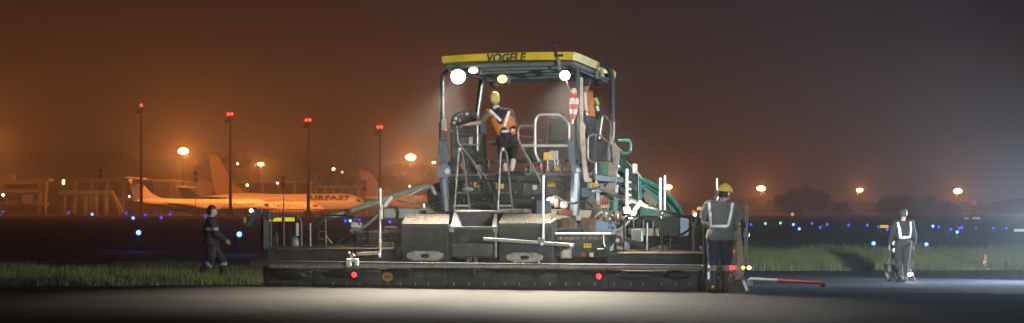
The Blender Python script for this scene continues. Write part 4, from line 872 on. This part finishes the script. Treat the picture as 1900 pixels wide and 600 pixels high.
t = thing('marker_cone', 'tiny orange and white marker standing in the grass at the right', 'cone', (c.x, D, -.41))
MB().lathe([(.12, .0), (.12, .03), (.085, .035), (.03, .42), (.02, .43)]).build('cone', pm('cone_orange', (.7, .2, .04), .5), t, True)
MB().lathe([(.074, .12), (.060, .25)]).build('white_collar', WHITE, t, True); MB().box((-.16, -.16, .002), (.16, .16, .03)).build('base', WHITE, t, bevel=.01)

# ------------------------------------------------------------------ assumed light tower, added unseen just beyond the right edge: its beam crosses the picture
t = thing('assumed_light_tower', 'assumed mobile light tower added beyond the right edge whose beam lights the paver', 'light tower', (6.7, 14.2, 0), R(25))
MB().box((-.5, -.9, .35), (.5, .9, 1.05)).build('generator_box', YEL, t, bevel=.04); MB().box((-.04, -1.9, .4), (.04, -.9, .48)).build('tow_bar', DARK, t, bevel=.01)
for k in (-.58, .58): MB().lathe([(.05, -.09), (.3, -.09), (.33, -.06), (.33, .06), (.3, .09), (.05, .09)], Matrix.Translation((k, 0, .33)) @ Matrix.Rotation(R(90), 4, 'Y')).build('wheel', BLACK, t, True)
MB().cyl((0, .5, 1.0), (0, .5, 2.75), .05).build('mast', STEEL, t, True); MB().beam((-.7, .5, 2.75), (.7, .5, 2.75), .06, .06).build('cross_arm', STEEL, t)
for k in (-.5, -.17, .17, .5):
    h = MB().box((k-.14, .46, 2.6), (k+.14, .62, 2.9)).build('lamp_head', BLACK, t, bevel=.02); MB().box((k-.12, .622, 2.62), (k+.12, .64, 2.88)).build('lamp_or_reflector_glass', em('assumed_tower_glass', (.85, .94, 1), 8), h)
def assumed_tower_spot(tgt, power, ang, col=(.82, .92, 1)):
    dv = Vector((6.7, 14.2, 2.75)) + (Vector(tgt) - Vector((6.7, 14.2, 2.75))).normalized()*.9
    l = light('SPOT', dv, power, col, None, tgt, ang, .8, .15); l.parent = t
    l.matrix_parent_inverse = (Matrix.Translation((6.7, 14.2, 0)) @ Matrix.Rotation(R(25), 4, 'Z')).inverted(); return l
assumed_tower_spot((-.6, 27, 3.8), 5600, 42, (.95, .97, 1)); assumed_tower_spot((-1.5, 26.5, .5), 2000, 52, (.95, .97, 1)); assumed_tower_spot((12.5, 50, .8), 46000, 28, (.95, 1, .95))  # beams of the assumed tower: canopy, screed and right verge
D = 38; p = W(2050, 392, D)  # assumed floodlight out of view, added for the glow at the right
t = thing('assumed_tripod_floodlight', 'assumed tripod floodlight added just beyond the right edge, its beam crossing the field', 'floodlight', (p.x, D, -.402)); h = p.z + .4
for a in (.3, 2.4, 4.5): MB().tube([(0, 0, h-.3), (.55*math.cos(a), .55*math.sin(a), .0)], .02).build('leg', PIPE, t, True)
MB().cyl((0, 0, h-.35), (0, 0, h-.05), .03).build('neck', PIPE, t, True); hd = MB().box((-.1, -.28, h-.2), (.14, .28, h+.2)).build('lamp_head', BLACK, t, bevel=.02)
MB().box((-.12, -.25, h-.17), (-.102, .25, h+.17)).build('lamp_or_reflector_glass', em('assumed_flood_glass', (.8, .92, 1), 25), hd)
light('SPOT', (-.35, -.1, h), 9000, (.56, .77, 1), t, (-20, -8, h-.4), 104, 1., .12)

# ------------------------------------------------------------------ airport lights
def edge_light(px, py, D, lens, r, label, group, green=False):
    p = W(px, py, D); g0 = gz(D) - .06; h = max(.12, p.z - g0)
    t = thing('taxiway_light', label, 'light', (p.x, D, g0), 0, group)
    MB().cyl((0, 0, 0), (0, 0, h - r*.6), max(.03, r*.25), n=6).build('stem', BLACK, t); MB().ell((0, 0, h), (r, r, r), 10, 6).build('lens', lens, t, True)
    return p
for px, py, D_ in ((257, 432, 64), (444, 435, 60)):
    p = edge_light(px, py, D_, BLUW, .10, 'bright blue taxiway light %s' % ('glowing on the dark field below the leftmost tall mast' if px < 300 else 'just left of the screed, right of the dark striding figure'), None)
    light('POINT', (p.x, D_ - .3, p.z + .1), 22, (.12, .25, 1), None, rad=.1)
for px, py in ((1621, 452), (1719, 454)):
    edge_light(px, py, 62, BLUW, .075, 'bright blue light just %s of the man walking away' % ('left' if px < 1650 else 'right'), None)
for px, py, br in ((6, 393, 0), (127, 395, 0), (171, 398, 1), (234, 396, 0), (247, 405, 1), (269, 399, 0), (299, 404, 0), (315, 398, 0), (381, 402, 0)):
    D_ = min(300, F*1.4/(py-HY)); edge_light(px, py, D_, BLUW if br else BLU, .20*D_/250+.04, ({171: 'small bright blue light well left of the leftmost tall mast', 247: 'small bright blue light at the foot of the leftmost tall mast'}[px] if br else 'small dim blue light before the apron fence at the left'), 'blue lights before the apron fence, ' + ('bright' if br else 'dim'))
for px, py, br in ((641, 410, 0), (650, 410, 1), (660, 406, 0), (666, 409, 0), (723, 412, 0)):
    D_ = min(300, F*1.4/(py-HY)); edge_light(px, py, D_, BLUW if br else BLU, .19*D_/250+.04, 'blue light glimpsed through the left arm of the paver', 'blue lights seen through the paver')
for px, py, br in ((1393, 417, 0), (1472, 417, 1), (1483, 425, 1), (1507, 415, 0), (1535, 417, 0), (1522, 422, 0), (1575, 418, 0), (1609, 418, 0), (1630, 421, 0), (1646, 426, 0), (1731, 420, 1), (1742, 421, 0), (1764, 426, 0), (1780, 424, 0), (1785, 422, 0), (1776, 431, 1), (1811, 424, 0), (1843, 424, 0), (1867, 424, 0)):
    D_ = min(300, F*1.4/(py-HY)); edge_light(px, py, D_, BLUW if br else BLU, (.10 if br else .10)*D_/150+.02, ({1472: 'bright blue light below the large round tree, farther of two', 1483: 'bright blue light below the large round tree, nearer of two', 1731: 'bright blue light right of the walking man near the far wood', 1776: 'bright blue light below the rightmost orange lamp'}[px] if br else 'small dim violet-blue light far across the field at the right'), 'blue lights across the right field, ' + ('bright' if br else 'dim'))
for px, py, s_ in ((1420, 415, 'left'), (1448, 414, 'right')): edge_light(px, py, 150, GRN, .12, s_ + ' one of two small green lights across the right field', 'green lights across the right field')
def sign(px0, px1, py0, py1, D_, label, mat=None):
    a, b = W(px0, py1, D_), W(px1, py0, D_); g0 = gz(D_) - .06; c = (a.x + b.x)/2; w_ = (b.x-a.x)/2
    t = thing('airfield_sign', label, 'sign', (c, D_, g0)); MB().box((-w_-.04, -.06, a.z-g0-.04), (w_+.04, .12, b.z-g0+.04)).build('housing', BLACK, t, bevel=.01)
    MB().box((-w_, -.075, a.z-g0), (w_, -.062, b.z-g0)).build('sign_face', mat or SIGNY, t)
    for k in (-.7, .7): MB().box((k*w_-.04, -.02, 0), (k*w_+.04, .06, a.z-g0)).build('leg', DARK, t)
sign(495, 523, 404, 411, 72, 'lit yellow airfield sign, wider one seen behind the left guard rail'); sign(528.5, 547, 404, 411, 72, 'lit yellow airfield sign, narrower one seen behind the left guard rail')
sign(1633, 1648, 418, 423, 120, 'small yellow lit sign left of the walking man'); sign(1881, 1900, 425, 430, 110, 'small pale lit sign near the right edge of the field', em('pale_sign', (.8, .85, .7), .6))
sign(1804, 1819, 403, 408, 260, 'faint pale sign below the rightmost orange lamp, longer one', MATS['pale_sign']); sign(1789, 1797, 404, 407, 260, 'faint pale sign below the rightmost orange lamp, shorter one', MATS['pale_sign'])

# ------------------------------------------------------------------ tall masts, lamps and posts of the apron
def mast(px, top, D_, label, two):
    p = W(px, top, D_); h = p.z + .41; t = thing('light_mast', label, 'mast', (p.x, D_, -.41), 0, 'tall masts with red beacons')
    MB().cyl((0, 0, 0), (0, 0, h), .42, .2, 10).build('pole', pm('mast_steel', (.05, .04, .035), .6), t, True); MB().box((-.9, -.9, 0), (.9, .9, 1.2)).build('base', MATS['mast_steel'], t, bevel=.05)
    MB().box((-1.0, -.6, h-1.3), (.6, .6, h-.9)).build('head_frame', MATS['mast_steel'], t, bevel=.05)
    for k in (-1.0, -.3): fl = MB().box((k-.35, -.2, h-2.0), (k+.35, .7, h-1.35)).build('flood_lamp', BLACK, t, bevel=.05); MB().box((k-.3, .71, h-1.95), (k+.3, .78, h-1.4)).build('lamp_or_reflector_glass', SOD, fl)
    for k in ((-.42, .42) if two else (.1,)): MB().ell((k, -.3, h), (.34, .34, .34), 10, 6).build('red_beacon', BEAC, t, True)
    MB().cyl((-.1, 0, h), (-.1, 0, h+1.8), .04, n=5).build('lightning_rod', MATS['mast_steel'], t)
    MB().beam((.3, -.45, 1.2), (.2, -.3, h-1.4), .12, .06).build('ladder', MATS['mast_steel'], t)
    return Vector((p.x, D_, p.z))
MP = [mast(258+4, 196, 372, 'tall dark mast with one red beacon, leftmost of four', 0), mast(427.5, 212, 372, 'tall dark mast with twin red beacons, second from the left', 1), mast(572, 223, 372, 'tall dark mast with twin red beacons before the big tree', 1), mast(705, 236, 372, 'tall dark mast with twin red beacons, nearest the paver', 1)]
SODC = (1, .27, .045)
for p, pw in zip(MP, (60000, 90000, 90000, 60000)):
    light('SPOT', p + Vector((-1, 2, -2)), pw, SODC, None, p + Vector((-12, 50, -28)), 130, .6, .5)
def lamp_post(px, py, D_, power, label, wdt=1.3, glow=SOD):
    p = W(px, py, D_); h = p.z + .41; t = thing('street_lamp', label, 'lamp', (p.x, D_, -.41), 0, 'orange lamps on poles'); ms = pm('lamp_pole_steel', (.03, .026, .024), .8)
    MB().cyl((0, 0, 0), (0, 0, h+.3), .22, .12, 8).build('pole', ms, t, True); MB().beam((-wdt, 0, h+.3), (wdt, 0, h+.3), .2, .2).build('cross_arm', ms, t)
    hd = MB().box((-wdt*.9, -.5, h+.02), (wdt*.9, .5, h+.28)).build('lamp_head', ms, t, bevel=.05); MB().ell((0, -.1, h-.3), (wdt*1.05, .7, .62*wdt), 14, 8).build('lamp_or_reflector_glass', glow, hd, True)
    light('POINT', (p.x, D_ - 1.2, p.z - .9), power, SODC, None, rad=.6)
lamp_post(340, 279, 470, 34000, 'bright orange apron lamp on a pole, leftmost in view', 1.5); lamp_post(484, 303, 520, 19000, 'round orange lamp left of the big tree', 1.0)
lamp_post(762, 290, 450, 24000, 'orange lamp cluster on a pole just left of the paver', 1.4); lamp_post(805, 300, 560, 5000, 'small orange lamp at the left edge of the paver platform', .55)
lamp_post(1240, 345, 430, 8000, 'orange lamp beside the pair of upright gauge posts', 1.0); lamp_post(1412, 348, 470, 9500, 'orange lamp right of the worker in the yellow helmet', 1.25)
lamp_post(1595, 351, 500, 7500, 'orange lamp between the round tree and the walking man', 1.0); lamp_post(1777, 353, 490, 9500, 'rightmost orange lamp on a pole', 1.3)
lamp_post(-40, 270, 470, 34000, 'assumed orange apron lamp just beyond the left edge', 1.5)  # lamp out of view, assumed from the glow at the left
def stand_post(px, top, D_, label):
    p = W(px, top, D_); h = p.z + .41; t = thing('signal_post', label, 'post', (p.x, D_, -.41), 0, 'dark signal posts before the apron')
    MB().cyl((0, 0, 0), (0, 0, h), .12, .1, 6).build('pole', MATS['mast_steel'], t)
    for k in (.4, 1.9): MB().box((-.45, -.3, h-k-.7), (.45, .3, h-k+.4)).build('signal_head', BLACK, t, bevel=.1)
for px, y, s_ in ((187, 311, 'leftmost of four'), (363, 317, 'left of the second tall mast'), (526, 326, 'before the striped airliner fuselage'), (676, 334, 'before the farthest tail fin')): stand_post(px, y, 366, 'dark post with two stacked signal heads, ' + s_)
def small_light(px, py, D_, mat, r, label, n=1):
    p = W(px, py, D_); h = p.z + .41; t = thing('pole_light', label, 'light', (p.x, D_, -.41), 0, 'small lights about the apron')
    MB().cyl((0, 0, 0), (0, 0, h - r*.5), .08, n=6).build('pole', MATS['lamp_pole_steel'], t)
    for k in range(n): MB().ell((0, -.1, h - k*r*1.7), (r, r*.7, r), 10, 6).build('lamp_or_reflector_glass', mat, t, True)
small_light(118, 336, 430, YG, .42, 'double yellow-green light above the walkway at the left', 2); small_light(6, 362, 420, DIMW, .42, 'white light at the left edge under the jet bridge')
small_light(459, 344, 428, YG, .42, 'yellow-green light above the tail of the airliner'); small_light(515, 340, 428, DIMW, .32, 'small white light above the middle of the airliner'); small_light(760, 346, 430, YG, .36, 'yellow-green light above the left boom of the paver')
small_light(240, 365, 384, DIMW, .25, 'dim white light beside the leftmost tall mast'); small_light(619, 314, 480, em('warm_small_glass', (1, .7, .35), 14), .5, 'warm light shining through the right of the big tree'); small_light(441, 304, 480, MATS['warm_small_glass'], .36, 'warm light in the trees right of the second mast')
small_light(635, 320, 480, em('orange_small_glass', (1, .4, .1), 5), .4, 'faint orange light low in the big tree'); small_light(1808, 376, 420, em('red_sign_glass', (1, .06, .05), 1.2), .7, 'red light on a pole at the far right')
small_light(1470, 398, 330, em('faint_white_glass', (.8, .75, .65), .9), .4, 'faint pale light under the round tree at the right'); small_light(1430, 405, 330, MATS['faint_white_glass'], .3, 'faint pale light right of the worker in the field')

# ------------------------------------------------------------------ fence
t = thing('perimeter_fence', 'low dark fence with pickets along the apron behind the field', 'fence', (0, 365, -.41)); fm_ = pm('fence_steel', (.05, .04, .035), .6)
x0, x1 = -135, -2
for z in (.5, 1.55): MB().box((x0, -.05, z), (x1, .05, z+.14)).build('rail', fm_, t)
m = MB(); x = x0
while x < x1: m.box((x, -.08, 0), (x+.16, .06, 1.75)); x += .82
m.build('pickets', fm_, t, kind='stuff')

# ------------------------------------------------------------------ aircraft
AW = pm('aircraft_white', (.68, .66, .62), .4, 0, .06, .5, 0); AG = pm('aircraft_dark_green', (.04, .07, .04), .5, 0, .1, .5, 0); AD = pm('aircraft_dark_fin', (.03, .03, .035), .5)
GLASS = pm('cabin_glass', (.02, .02, .025), .2)
def airliner(label, px_nose, D_, Lf, Rf, zc, fin_h, fin_mat=AW, rear=False, title=None, nose_droop=.28, yaw=0., finw=5.5):
    t = thing('airliner', label, 'airplane', (W(px_nose, 0, D_).x, D_, -.41), yaw, 'parked airliners')
    n = 22; prof = [(0, .02), (.012, .2), (.03, .4), (.055, .62), (.085, .82), (.12, .95), (.16, 1), (.62, 1), (.74, .9), (.86, .62), (.95, .3), (1, .08)]; vs = []; fs = []
    for s_, r in prof:
        zo = -Rf*nose_droop*max(0, 1 - s_/.12)**1.3 + Rf*.75*max(0, (s_-.62)/.38)**1.2
        for j in range(n):
            a = 2*math.pi*j/n; vs.append((-s_*Lf, Rf*r*math.cos(a), zc + zo + Rf*r*math.sin(a)))
    for i in range(len(prof)-1):
        for j in range(n): fs.append((i*n+j, i*n+(j+1) % n, (i+1)*n+(j+1) % n, (i+1)*n+j))
    fs += [tuple(range(n)), tuple(range((len(prof)-1)*n, len(prof)*n))]
    fu = MB().add(vs, fs).build('fuselage', AW, t, True)
    ft = fin_h; fb = zc + Rf*.7
    MB().prism([(-Lf*.80 + finw*.4, -.15, fb), (-Lf*.985, -.15, fb), (-Lf*1.03, -.12, ft), (-Lf*1.03 + finw*.42, -.12, ft), (-Lf*.86, -.15, fb + (ft-fb)*.28)], (0, .3, 0)).build('tail_fin', fin_mat, t, bevel=.05)
    hz = ft - .4 if rear else zc + Rf*.5
    for sd in (-1, 1):
        MB().prism([(-Lf*.90, sd*.3, hz), (-Lf*.99, sd*.3, hz), (-Lf*1.02, sd*Lf*.15, hz+.3), (-Lf*.975, sd*Lf*.15, hz+.3)], (0, 0, .22)).build('stabilizer', AW, t)
        MB().prism([(-Lf*.38, sd*Rf*.6, zc - Rf*.55), (-Lf*.56, sd*Rf*.6, zc - Rf*.55), (-Lf*.66, sd*Lf*.44, zc + Rf*.2), (-Lf*.62, sd*Lf*.44, zc + Rf*.2)], (0, 0, .35)).build('wing', AW, t)
        ep = Matrix.Translation((-Lf*(.80 if rear else .43), sd*(Rf*1.5 if rear else Lf*.15), zc + (Rf*.35 if rear else -Rf*.85))) @ Matrix.Rotation(R(90), 4, 'Y'); er = Rf*(.52 if rear else .55)
        MB().lathe([(er*.55, -Lf*.055), (er*.95, -Lf*.03), (er, 0), (er*.95, Lf*.05), (er*.8, Lf*.06)], ep, 14).build('engine', AW, t, True)
    for fx, fy in ((-.1, 0), (-.55, Rf*.8), (-.55, -Rf*.8)): MB().cyl((Lf*fx, fy, 0), (Lf*fx, fy, zc-Rf*.5), .35, .2, 8).build('landing_gear', BLACK, t)
    m = MB(); x = Lf*.15
    while x < Lf*.78:
        for sd in (-1, 1): m.box((-x-.14, sd*Rf*.985-.05, zc+Rf*.18), (-x+.14, sd*Rf*.985+.05, zc+Rf*.18+.36))
        x += .9
    m.build('cabin_windows', GLASS, fu, kind='stuff')
    MB().box((-Lf*.078, -Rf*.74, zc+Rf*.12), (-Lf*.048, Rf*.74, zc+Rf*.36)).build('cockpit_window', GLASS, fu)
    if title: text_mesh('title', title[0], title[1], INK, t, Matrix.Translation((title[2], -Rf*.99, zc + Rf*.30)) @ Matrix.Rotation(R(90), 4, 'X') @ Matrix.Diagonal((1.8, 1, 1, 1)), .08, .05)
    return t
FINB = pm('fin_brown', (.2, .15, .12), .5)
airliner('large white airliner with dark title lettering on its fuselage', 684, 415, 42, 2.35, 3.5, 16, FINB, title=('AIRFAST', 1.75, -10.6), finw=6)
airliner('white airliner with dark green fin parked before the lettered airliner', 602, 400, 37, 1.7, 2.2, 7.6, AG, True)
airliner('small white jet nearest the field, its tail by the leftmost mast', 512, 385, 36, 1.75, 2.5, 9.6, AW, True)
airliner('white airliner whose tail fin rises left of the paver', 952, 432, 42, 2.1, 3.4, 12.2, FINB, finw=7)

# ------------------------------------------------------------------ buildings
BW = pm('terminal_wall', (.16, .14, .12), .8, 0, .2, .2, 0); RF = pm('dark_roof', (.05, .042, .038), .85, 0, .2, .2, 0); LW_ = pm('pale_column', (.4, .37, .33), .7, 0, .1, .3, 0); PANE = pm('window_pane', (.04, .035, .03), .15)
def hall(px0, px1, ptop, D_, depth, label, ridge=0., wall=RF):
    a, b = W(px0, ptop, D_), W(px1, ptop, D_); h = a.z + .41; w_ = b.x - a.x; t = thing('hangar', label, 'building', (a.x, D_, -.41))
    MB().box((0, 0, 0), (w_, depth, h*.62)).build('wall', BW, t)
    MB().prism([(-.8, -.8, h*.62+.01), (w_+.8, -.8, h*.62+.01), (w_+.8-ridge, depth*.4, h), (-.8+ridge, depth*.4, h)], (0, .4, .3)).build('roof', wall, t)
    MB().prism([(-.8, depth+.8, h*.62+.01), (w_+.8, depth+.8, h*.62+.01), (w_+.8-ridge, depth*.4+.5, h), (-.8+ridge, depth*.4+.5, h)], (0, .4, .3)).build('roof', wall, t)
    k = int(w_/9)
    for i in range(k): MB().box((3+i*9, -.25, 1), (9.5+i*9, -.02, h*.4)).build('door_panel', pm('hangar_door', (.11, .095, .085), .8), t)
    return t
hall(-60, 216, 281, 540, 60, 'long dark hangar roof at the left edge', 3); hall(214, 400, 294, 545, 50, 'lower dark roof right of the long hangar', 4)
a, b = W(446, 318, 560), W(566, 318, 560); t = thing('gabled_hall', 'dark hall with a pointed gable left of the big tree', 'building', (a.x, 560, -.41)); w_ = b.x-a.x; h = W(0, 318, 560).z + .41; hp_ = W(0, 289, 560).z + .41
MB().box((0, 0, 0), (w_, 30, h)).build('wall', BW, t); MB().prism([(-.5, -.5, h), (w_*.27, -.5, h+(hp_-h)*.55), (w_*.36, -.5, hp_), (w_*.42, -.5, hp_-1), (w_*.72, -.5, h+1), (w_+.5, -.5, h)], (0, 31, 0)).build('roof', RF, t)
for i in range(5): MB().box((2+i*4.4, -.2, 3), (5+i*4.4, -.02, 7)).build('window', PANE, t)
def terminal(px0, px1, py_roof, D_, step, label):
    a, b = W(px0, py_roof, D_), W(px1, py_roof, D_); w_ = b.x-a.x; h = a.z + .41; t = thing('terminal_building', label, 'building', (a.x, D_, -.41))
    MB().box((0, 6, 0), (w_, 22, h-.6)).build('wall', BW, t); MB().box((-1, -.5, h-.5), (w_+1, 23, h)).build('roof', LW_, t, bevel=.1); MB().box((-.5, 2, h*.42), (w_+.5, 5.9, h*.5)).build('gallery', LW_, t)
    k = int(w_/step)
    for i in range(k+1): MB().box((i*step, 0, 0), (i*step+.8, .8, h-.52)).build('column', LW_, t)
    for i in range(k): MB().box((i*step+1.2, 5.8, h*.55), (i*step+step-.6, 5.98, h*.9)).build('window', PANE, t)
terminal(136, 318, 334, 468, 4.9, 'pale columned terminal gallery behind the leftmost mast'); terminal(424, 578, 337, 468, 4.9, 'pale columned terminal gallery above the lettered airliner')
terminal(584, 700, 346, 475, 2.6, 'low terminal wing with narrow bays left of the far tail fin')
a = W(108, 361, 440); b = W(206, 355, 440); t = thing('elevated_walkway', 'long pale elevated walkway at the left below the gallery', 'walkway', (a.x, 440, -.41)); w_ = b.x-a.x
MB().box((0, 0, a.z+.41), (w_, 3, b.z+.6)).build('deck', LW_, t, bevel=.1)
for i in range(5): MB().box((1+i*w_/5, 1, 0), (1.7+i*w_/5, 2, a.z+.41)).build('pillar', LW_, t)
MB().prism([(w_, 0, a.z+.41), (w_, 0, b.z+.6), (w_+3.5, 0, .9), (w_+2.4, 0, .4)], (0, 2.4, 0)).build('stair', LW_, t)
# jet bridge
t = thing('jet_bridge', 'orange lit jet bridge on columns at the left edge', 'jet bridge', (W(0, 0, 425).x, 425, -.41)); q = 425/F
def jb_(name, x0, y0, x1, y1, d0, d1, mat=LW_): return MB().box((x0*q, d0, CH+(HY-y1)*q+.41), (x1*q, d1, CH+(HY-y0)*q+.41)).build(name, mat, t, bevel=.1)
jb_('tunnel', -6, 334, 84, 342, 0, 3); jb_('tunnel_floor', 4, 351, 84, 358, 0, 3); jb_('tunnel_glass', 10, 342.2, 80, 350.8, .4, 2.6, PANE); jb_('rotunda', 70, 331, 92, 337, -.5, 4); jb_('column', 70, 337, 76, 398, 0, 2); jb_('column', 80, 337, 86, 358, 0, 2); jb_('column', 81, 358, 84, 398, 0, 2)
jb_('cab', -8, 330, 6, 358, -1, 4); jb_('roof_unit', 8, 324, 24, 333, .5, 2.5); jb_('wheel_frame', 62, 376, 86, 381, -1, 3); jb_('apron_unit', 38, 360, 54, 378, 1, 4); jb_('apron_unit', 0, 372, 60, 380, 3, 6)
for i in range(6): jb_('window_post', 12+i*12, 342.3, 13.5+i*12, 350.7, .2, .39)
# apron vehicles: pale covered stairs and a catering truck behind the second mast
t = thing('service_truck', 'pale high-lift service truck behind the dark fin of the airliner', 'truck', (W(340, 0, 428).x, 428, -.41)); q = 428/F
for nm, x0, y0, x1, y1, mt in (('body', 14, 339, 55, 365, LW_), ('cab', 60, 350, 78, 366, AW), ('window', 64, 353, 76, 357, PANE), ('lamp_panel', 62, 332, 70, 338, em('truck_light', (1, .75, .45), .8)), ('lamp_panel', 80, 335, 86, 341, MATS['truck_light'])):
    MB().box((x0*q, (-.3 if nm == 'window' else 0), CH+(HY-y1)*q+.41), (x1*q, 3, CH+(HY-y0)*q+.41)).build(nm, mt, t, bevel=.05)
for k in (18, 30, 48, 66): MB().cyl((k*q, -.2, .55), (k*q, .3, .55), .55, n=14).build('wheel', BLACK, t, True)
MB().box((14*q, .5, .5), (78*q, 2.8, CH+(HY-366.5)*q+.41)).build('chassis', DARK, t)
# low reddish buildings far right
for px0, px1, y, D_, lb in ((1626, 1740, 380, 520, 'long low reddish shed behind the walking man'), (1742, 1800, 384, 540, 'low reddish shed under the rightmost orange lamp')):
    a, b = W(px0, y, D_), W(px1, y, D_); t = thing('low_shed', lb, 'building', (a.x, D_, -.41)); h = a.z + .41; w_ = b.x-a.x
    MB().box((0, 0, 0), (w_, 10, h*.8)).build('wall', pm('shed_wall', (.3, .18, .14), .8, 0, .2, .3, 0), t); MB().box((-.6, -.6, h*.8+.01), (w_+.6, 10.6, h)).build('roof', RF, t)
    for i in range(int(w_/3)): MB().box((.8+i*3, -.12, .9), (2.3+i*3, -.01, h*.6)).build('window', PANE, t)

# ------------------------------------------------------------------ trees
LEAF = pm('tree_leaf', (.045, .06, .025), .8, 0, .5, .4, 0); BARK = pm('tree_bark', (.06, .045, .035), .9, 0, .3, 1, 0)
def tree(px, ptop, D_, wpx, hpx, label, n=5200, flat=.5, seed=1):
    rs = np.random.default_rng(seed); p = W(px, ptop, D_); H_ = p.z + .41; q = D_/F; rw = wpx*q/2; rh = hpx*q/2
    t = thing('tree', label, 'tree', (p.x, D_, -.41)); cz = H_ - rh
    tr_ = MB().tube([(0, 0, 0), (.2, .1, H_*.25), (-.15, 0, H_*.5), (.1, 0, H_*.75)], .3, 8, [rw*.07+.15, rw*.055+.1, rw*.04+.08, .08]).build('trunk', BARK, t, True)
    cl_n = 26; cs = []
    for i in range(cl_n):
        a = rs.uniform(0, 2*np.pi); rr = rs.uniform(.25, 1)**.6; zz = rs.uniform(-.75, .85)
        sc = math.sqrt(max(.05, 1 - (zz*.92)**2)) if flat < .6 else (1 if zz < .1 else math.sqrt(max(.05, 1-zz*zz)))
        cs.append((rw*.8*rr*sc*math.cos(a), rw*.8*rr*sc*math.sin(a), cz + zz*rh*.8, rs.uniform(.17, .34)*rw))
    for i in range(0, cl_n, 3): MB().tube([(0, 0, H_*rs.uniform(.3, .5)), (cs[i][0]*.5, cs[i][1]*.5, (H_*.45+cs[i][2])/2), cs[i][:3]], .2, 5, [rw*.02+.08, rw*.014+.05, .03]).build('limb', BARK, t, True)
    k = n//cl_n; P_ = []
    for x, y, z, r in cs:
        d = rs.normal(size=(k, 3)); d /= np.linalg.norm(d, axis=1)[:, None]; rr = r*(rs.random(k)**.45)*(1 + .35*rs.normal(size=k)*.5); P_.append(np.stack([x + d[:, 0]*rr, y + d[:, 1]*rr, z + d[:, 2]*rr*.75], 1))
    P_ = np.concatenate(P_); m_ = len(P_); s_ = rs.uniform(.35, .8, m_)*max(.6, rw/9)
    d1 = rs.normal(size=(m_, 3)); d1 /= np.linalg.norm(d1, axis=1)[:, None]; d2 = np.cross(d1, rs.normal(size=(m_, 3))); d2 /= np.linalg.norm(d2, axis=1)[:, None]
    co = np.stack([P_ - d1*s_[:, None], P_ + d2*s_[:, None]*.5, P_ + d1*s_[:, None], P_ - d2*s_[:, None]*.5], 1).reshape(-1, 3)
    cr_ = mesh_np('crown', co, 4, LEAF, np.arange(m_*4)); cr_.parent = t; return t
tree(602, 272, 500, 128, 62, 'big dark broad-crowned tree behind the lettered airliner', 7000, .5, 3); tree(441, 278, 505, 56, 40, 'dark tree right of the second tall mast', 3000, .5, 4); tree(392, 281, 520, 60, 50, 'dark tree left of the second tall mast', 3200, .5, 5)
tree(745, 298, 560, 110, 60, 'hazy spreading tree just left of the paver', 4500, .5, 6); tree(662, 310, 570, 60, 40, 'hazy tree between the big tree and the last mast', 3000, .5, 16)
tree(1488, 347, 430, 104, 46, 'large round tree beyond the field at the right', 6500, .7, 7); tree(1564, 376, 420, 36, 24, 'small dark tree right of the large round tree', 2600, .6, 8)
tree(1655, 366, 440, 74, 34, 'dark tree behind the walking man', 4500, .7, 9); tree(1700, 364, 445, 90, 36, 'broad dark tree right of the walking man', 5000, .7, 10); tree(1752, 375, 450, 70, 26, 'low dark tree under the rightmost lamp', 4000, .7, 11)
rs = np.random.default_rng(44); k = 26000                                        # far hedge and wood beyond the field
hx = rs.uniform(20, 260, k); hh = 3.3 + 1.3*np.array([noise.noise((x*.05, 2, 5)) for x in hx]) + .8*np.array([noise.noise((x*.3, 7, 5)) for x in hx])
P_ = np.stack([hx, 560 + rs.uniform(0, 14, k), rs.random(k)**.8*hh*1.25 - .4], 1); d1 = rs.normal(size=(k, 3))*.5; d2 = rs.normal(size=(k, 3))*.4
o = mesh_np('far_wood', np.stack([P_-d1, P_+d2, P_+d1, P_-d2], 1).reshape(-1, 3), 4, LEAF, np.arange(k*4)); o['kind'] = 'stuff'; o['label'] = 'dark low wood along the far side of the field'; o['category'] = 'wood'

# ------------------------------------------------------------------ haze
hm_ = bpy.data.materials.new('night_haze'); hm_.use_nodes = True; t_ = hm_.node_tree; t_.nodes.remove(t_.nodes['Principled BSDF'])
v_ = t_.nodes.new('ShaderNodeVolumePrincipled'); v_.inputs['Color'].default_value = (.93, .93, .95, 1); v_.inputs['Density'].default_value = HAZE; v_.inputs['Anisotropy'].default_value = .78
t_.links.new(v_.outputs[0], t_.nodes['Material Output'].inputs['Volume'])
o = MB().box((-1520, -70, -1.6), (1520, 1520, 42)).build('haze', hm_); o['kind'] = 'stuff'; o['label'] = 'thin night haze over the whole airfield'; o['category'] = 'haze'
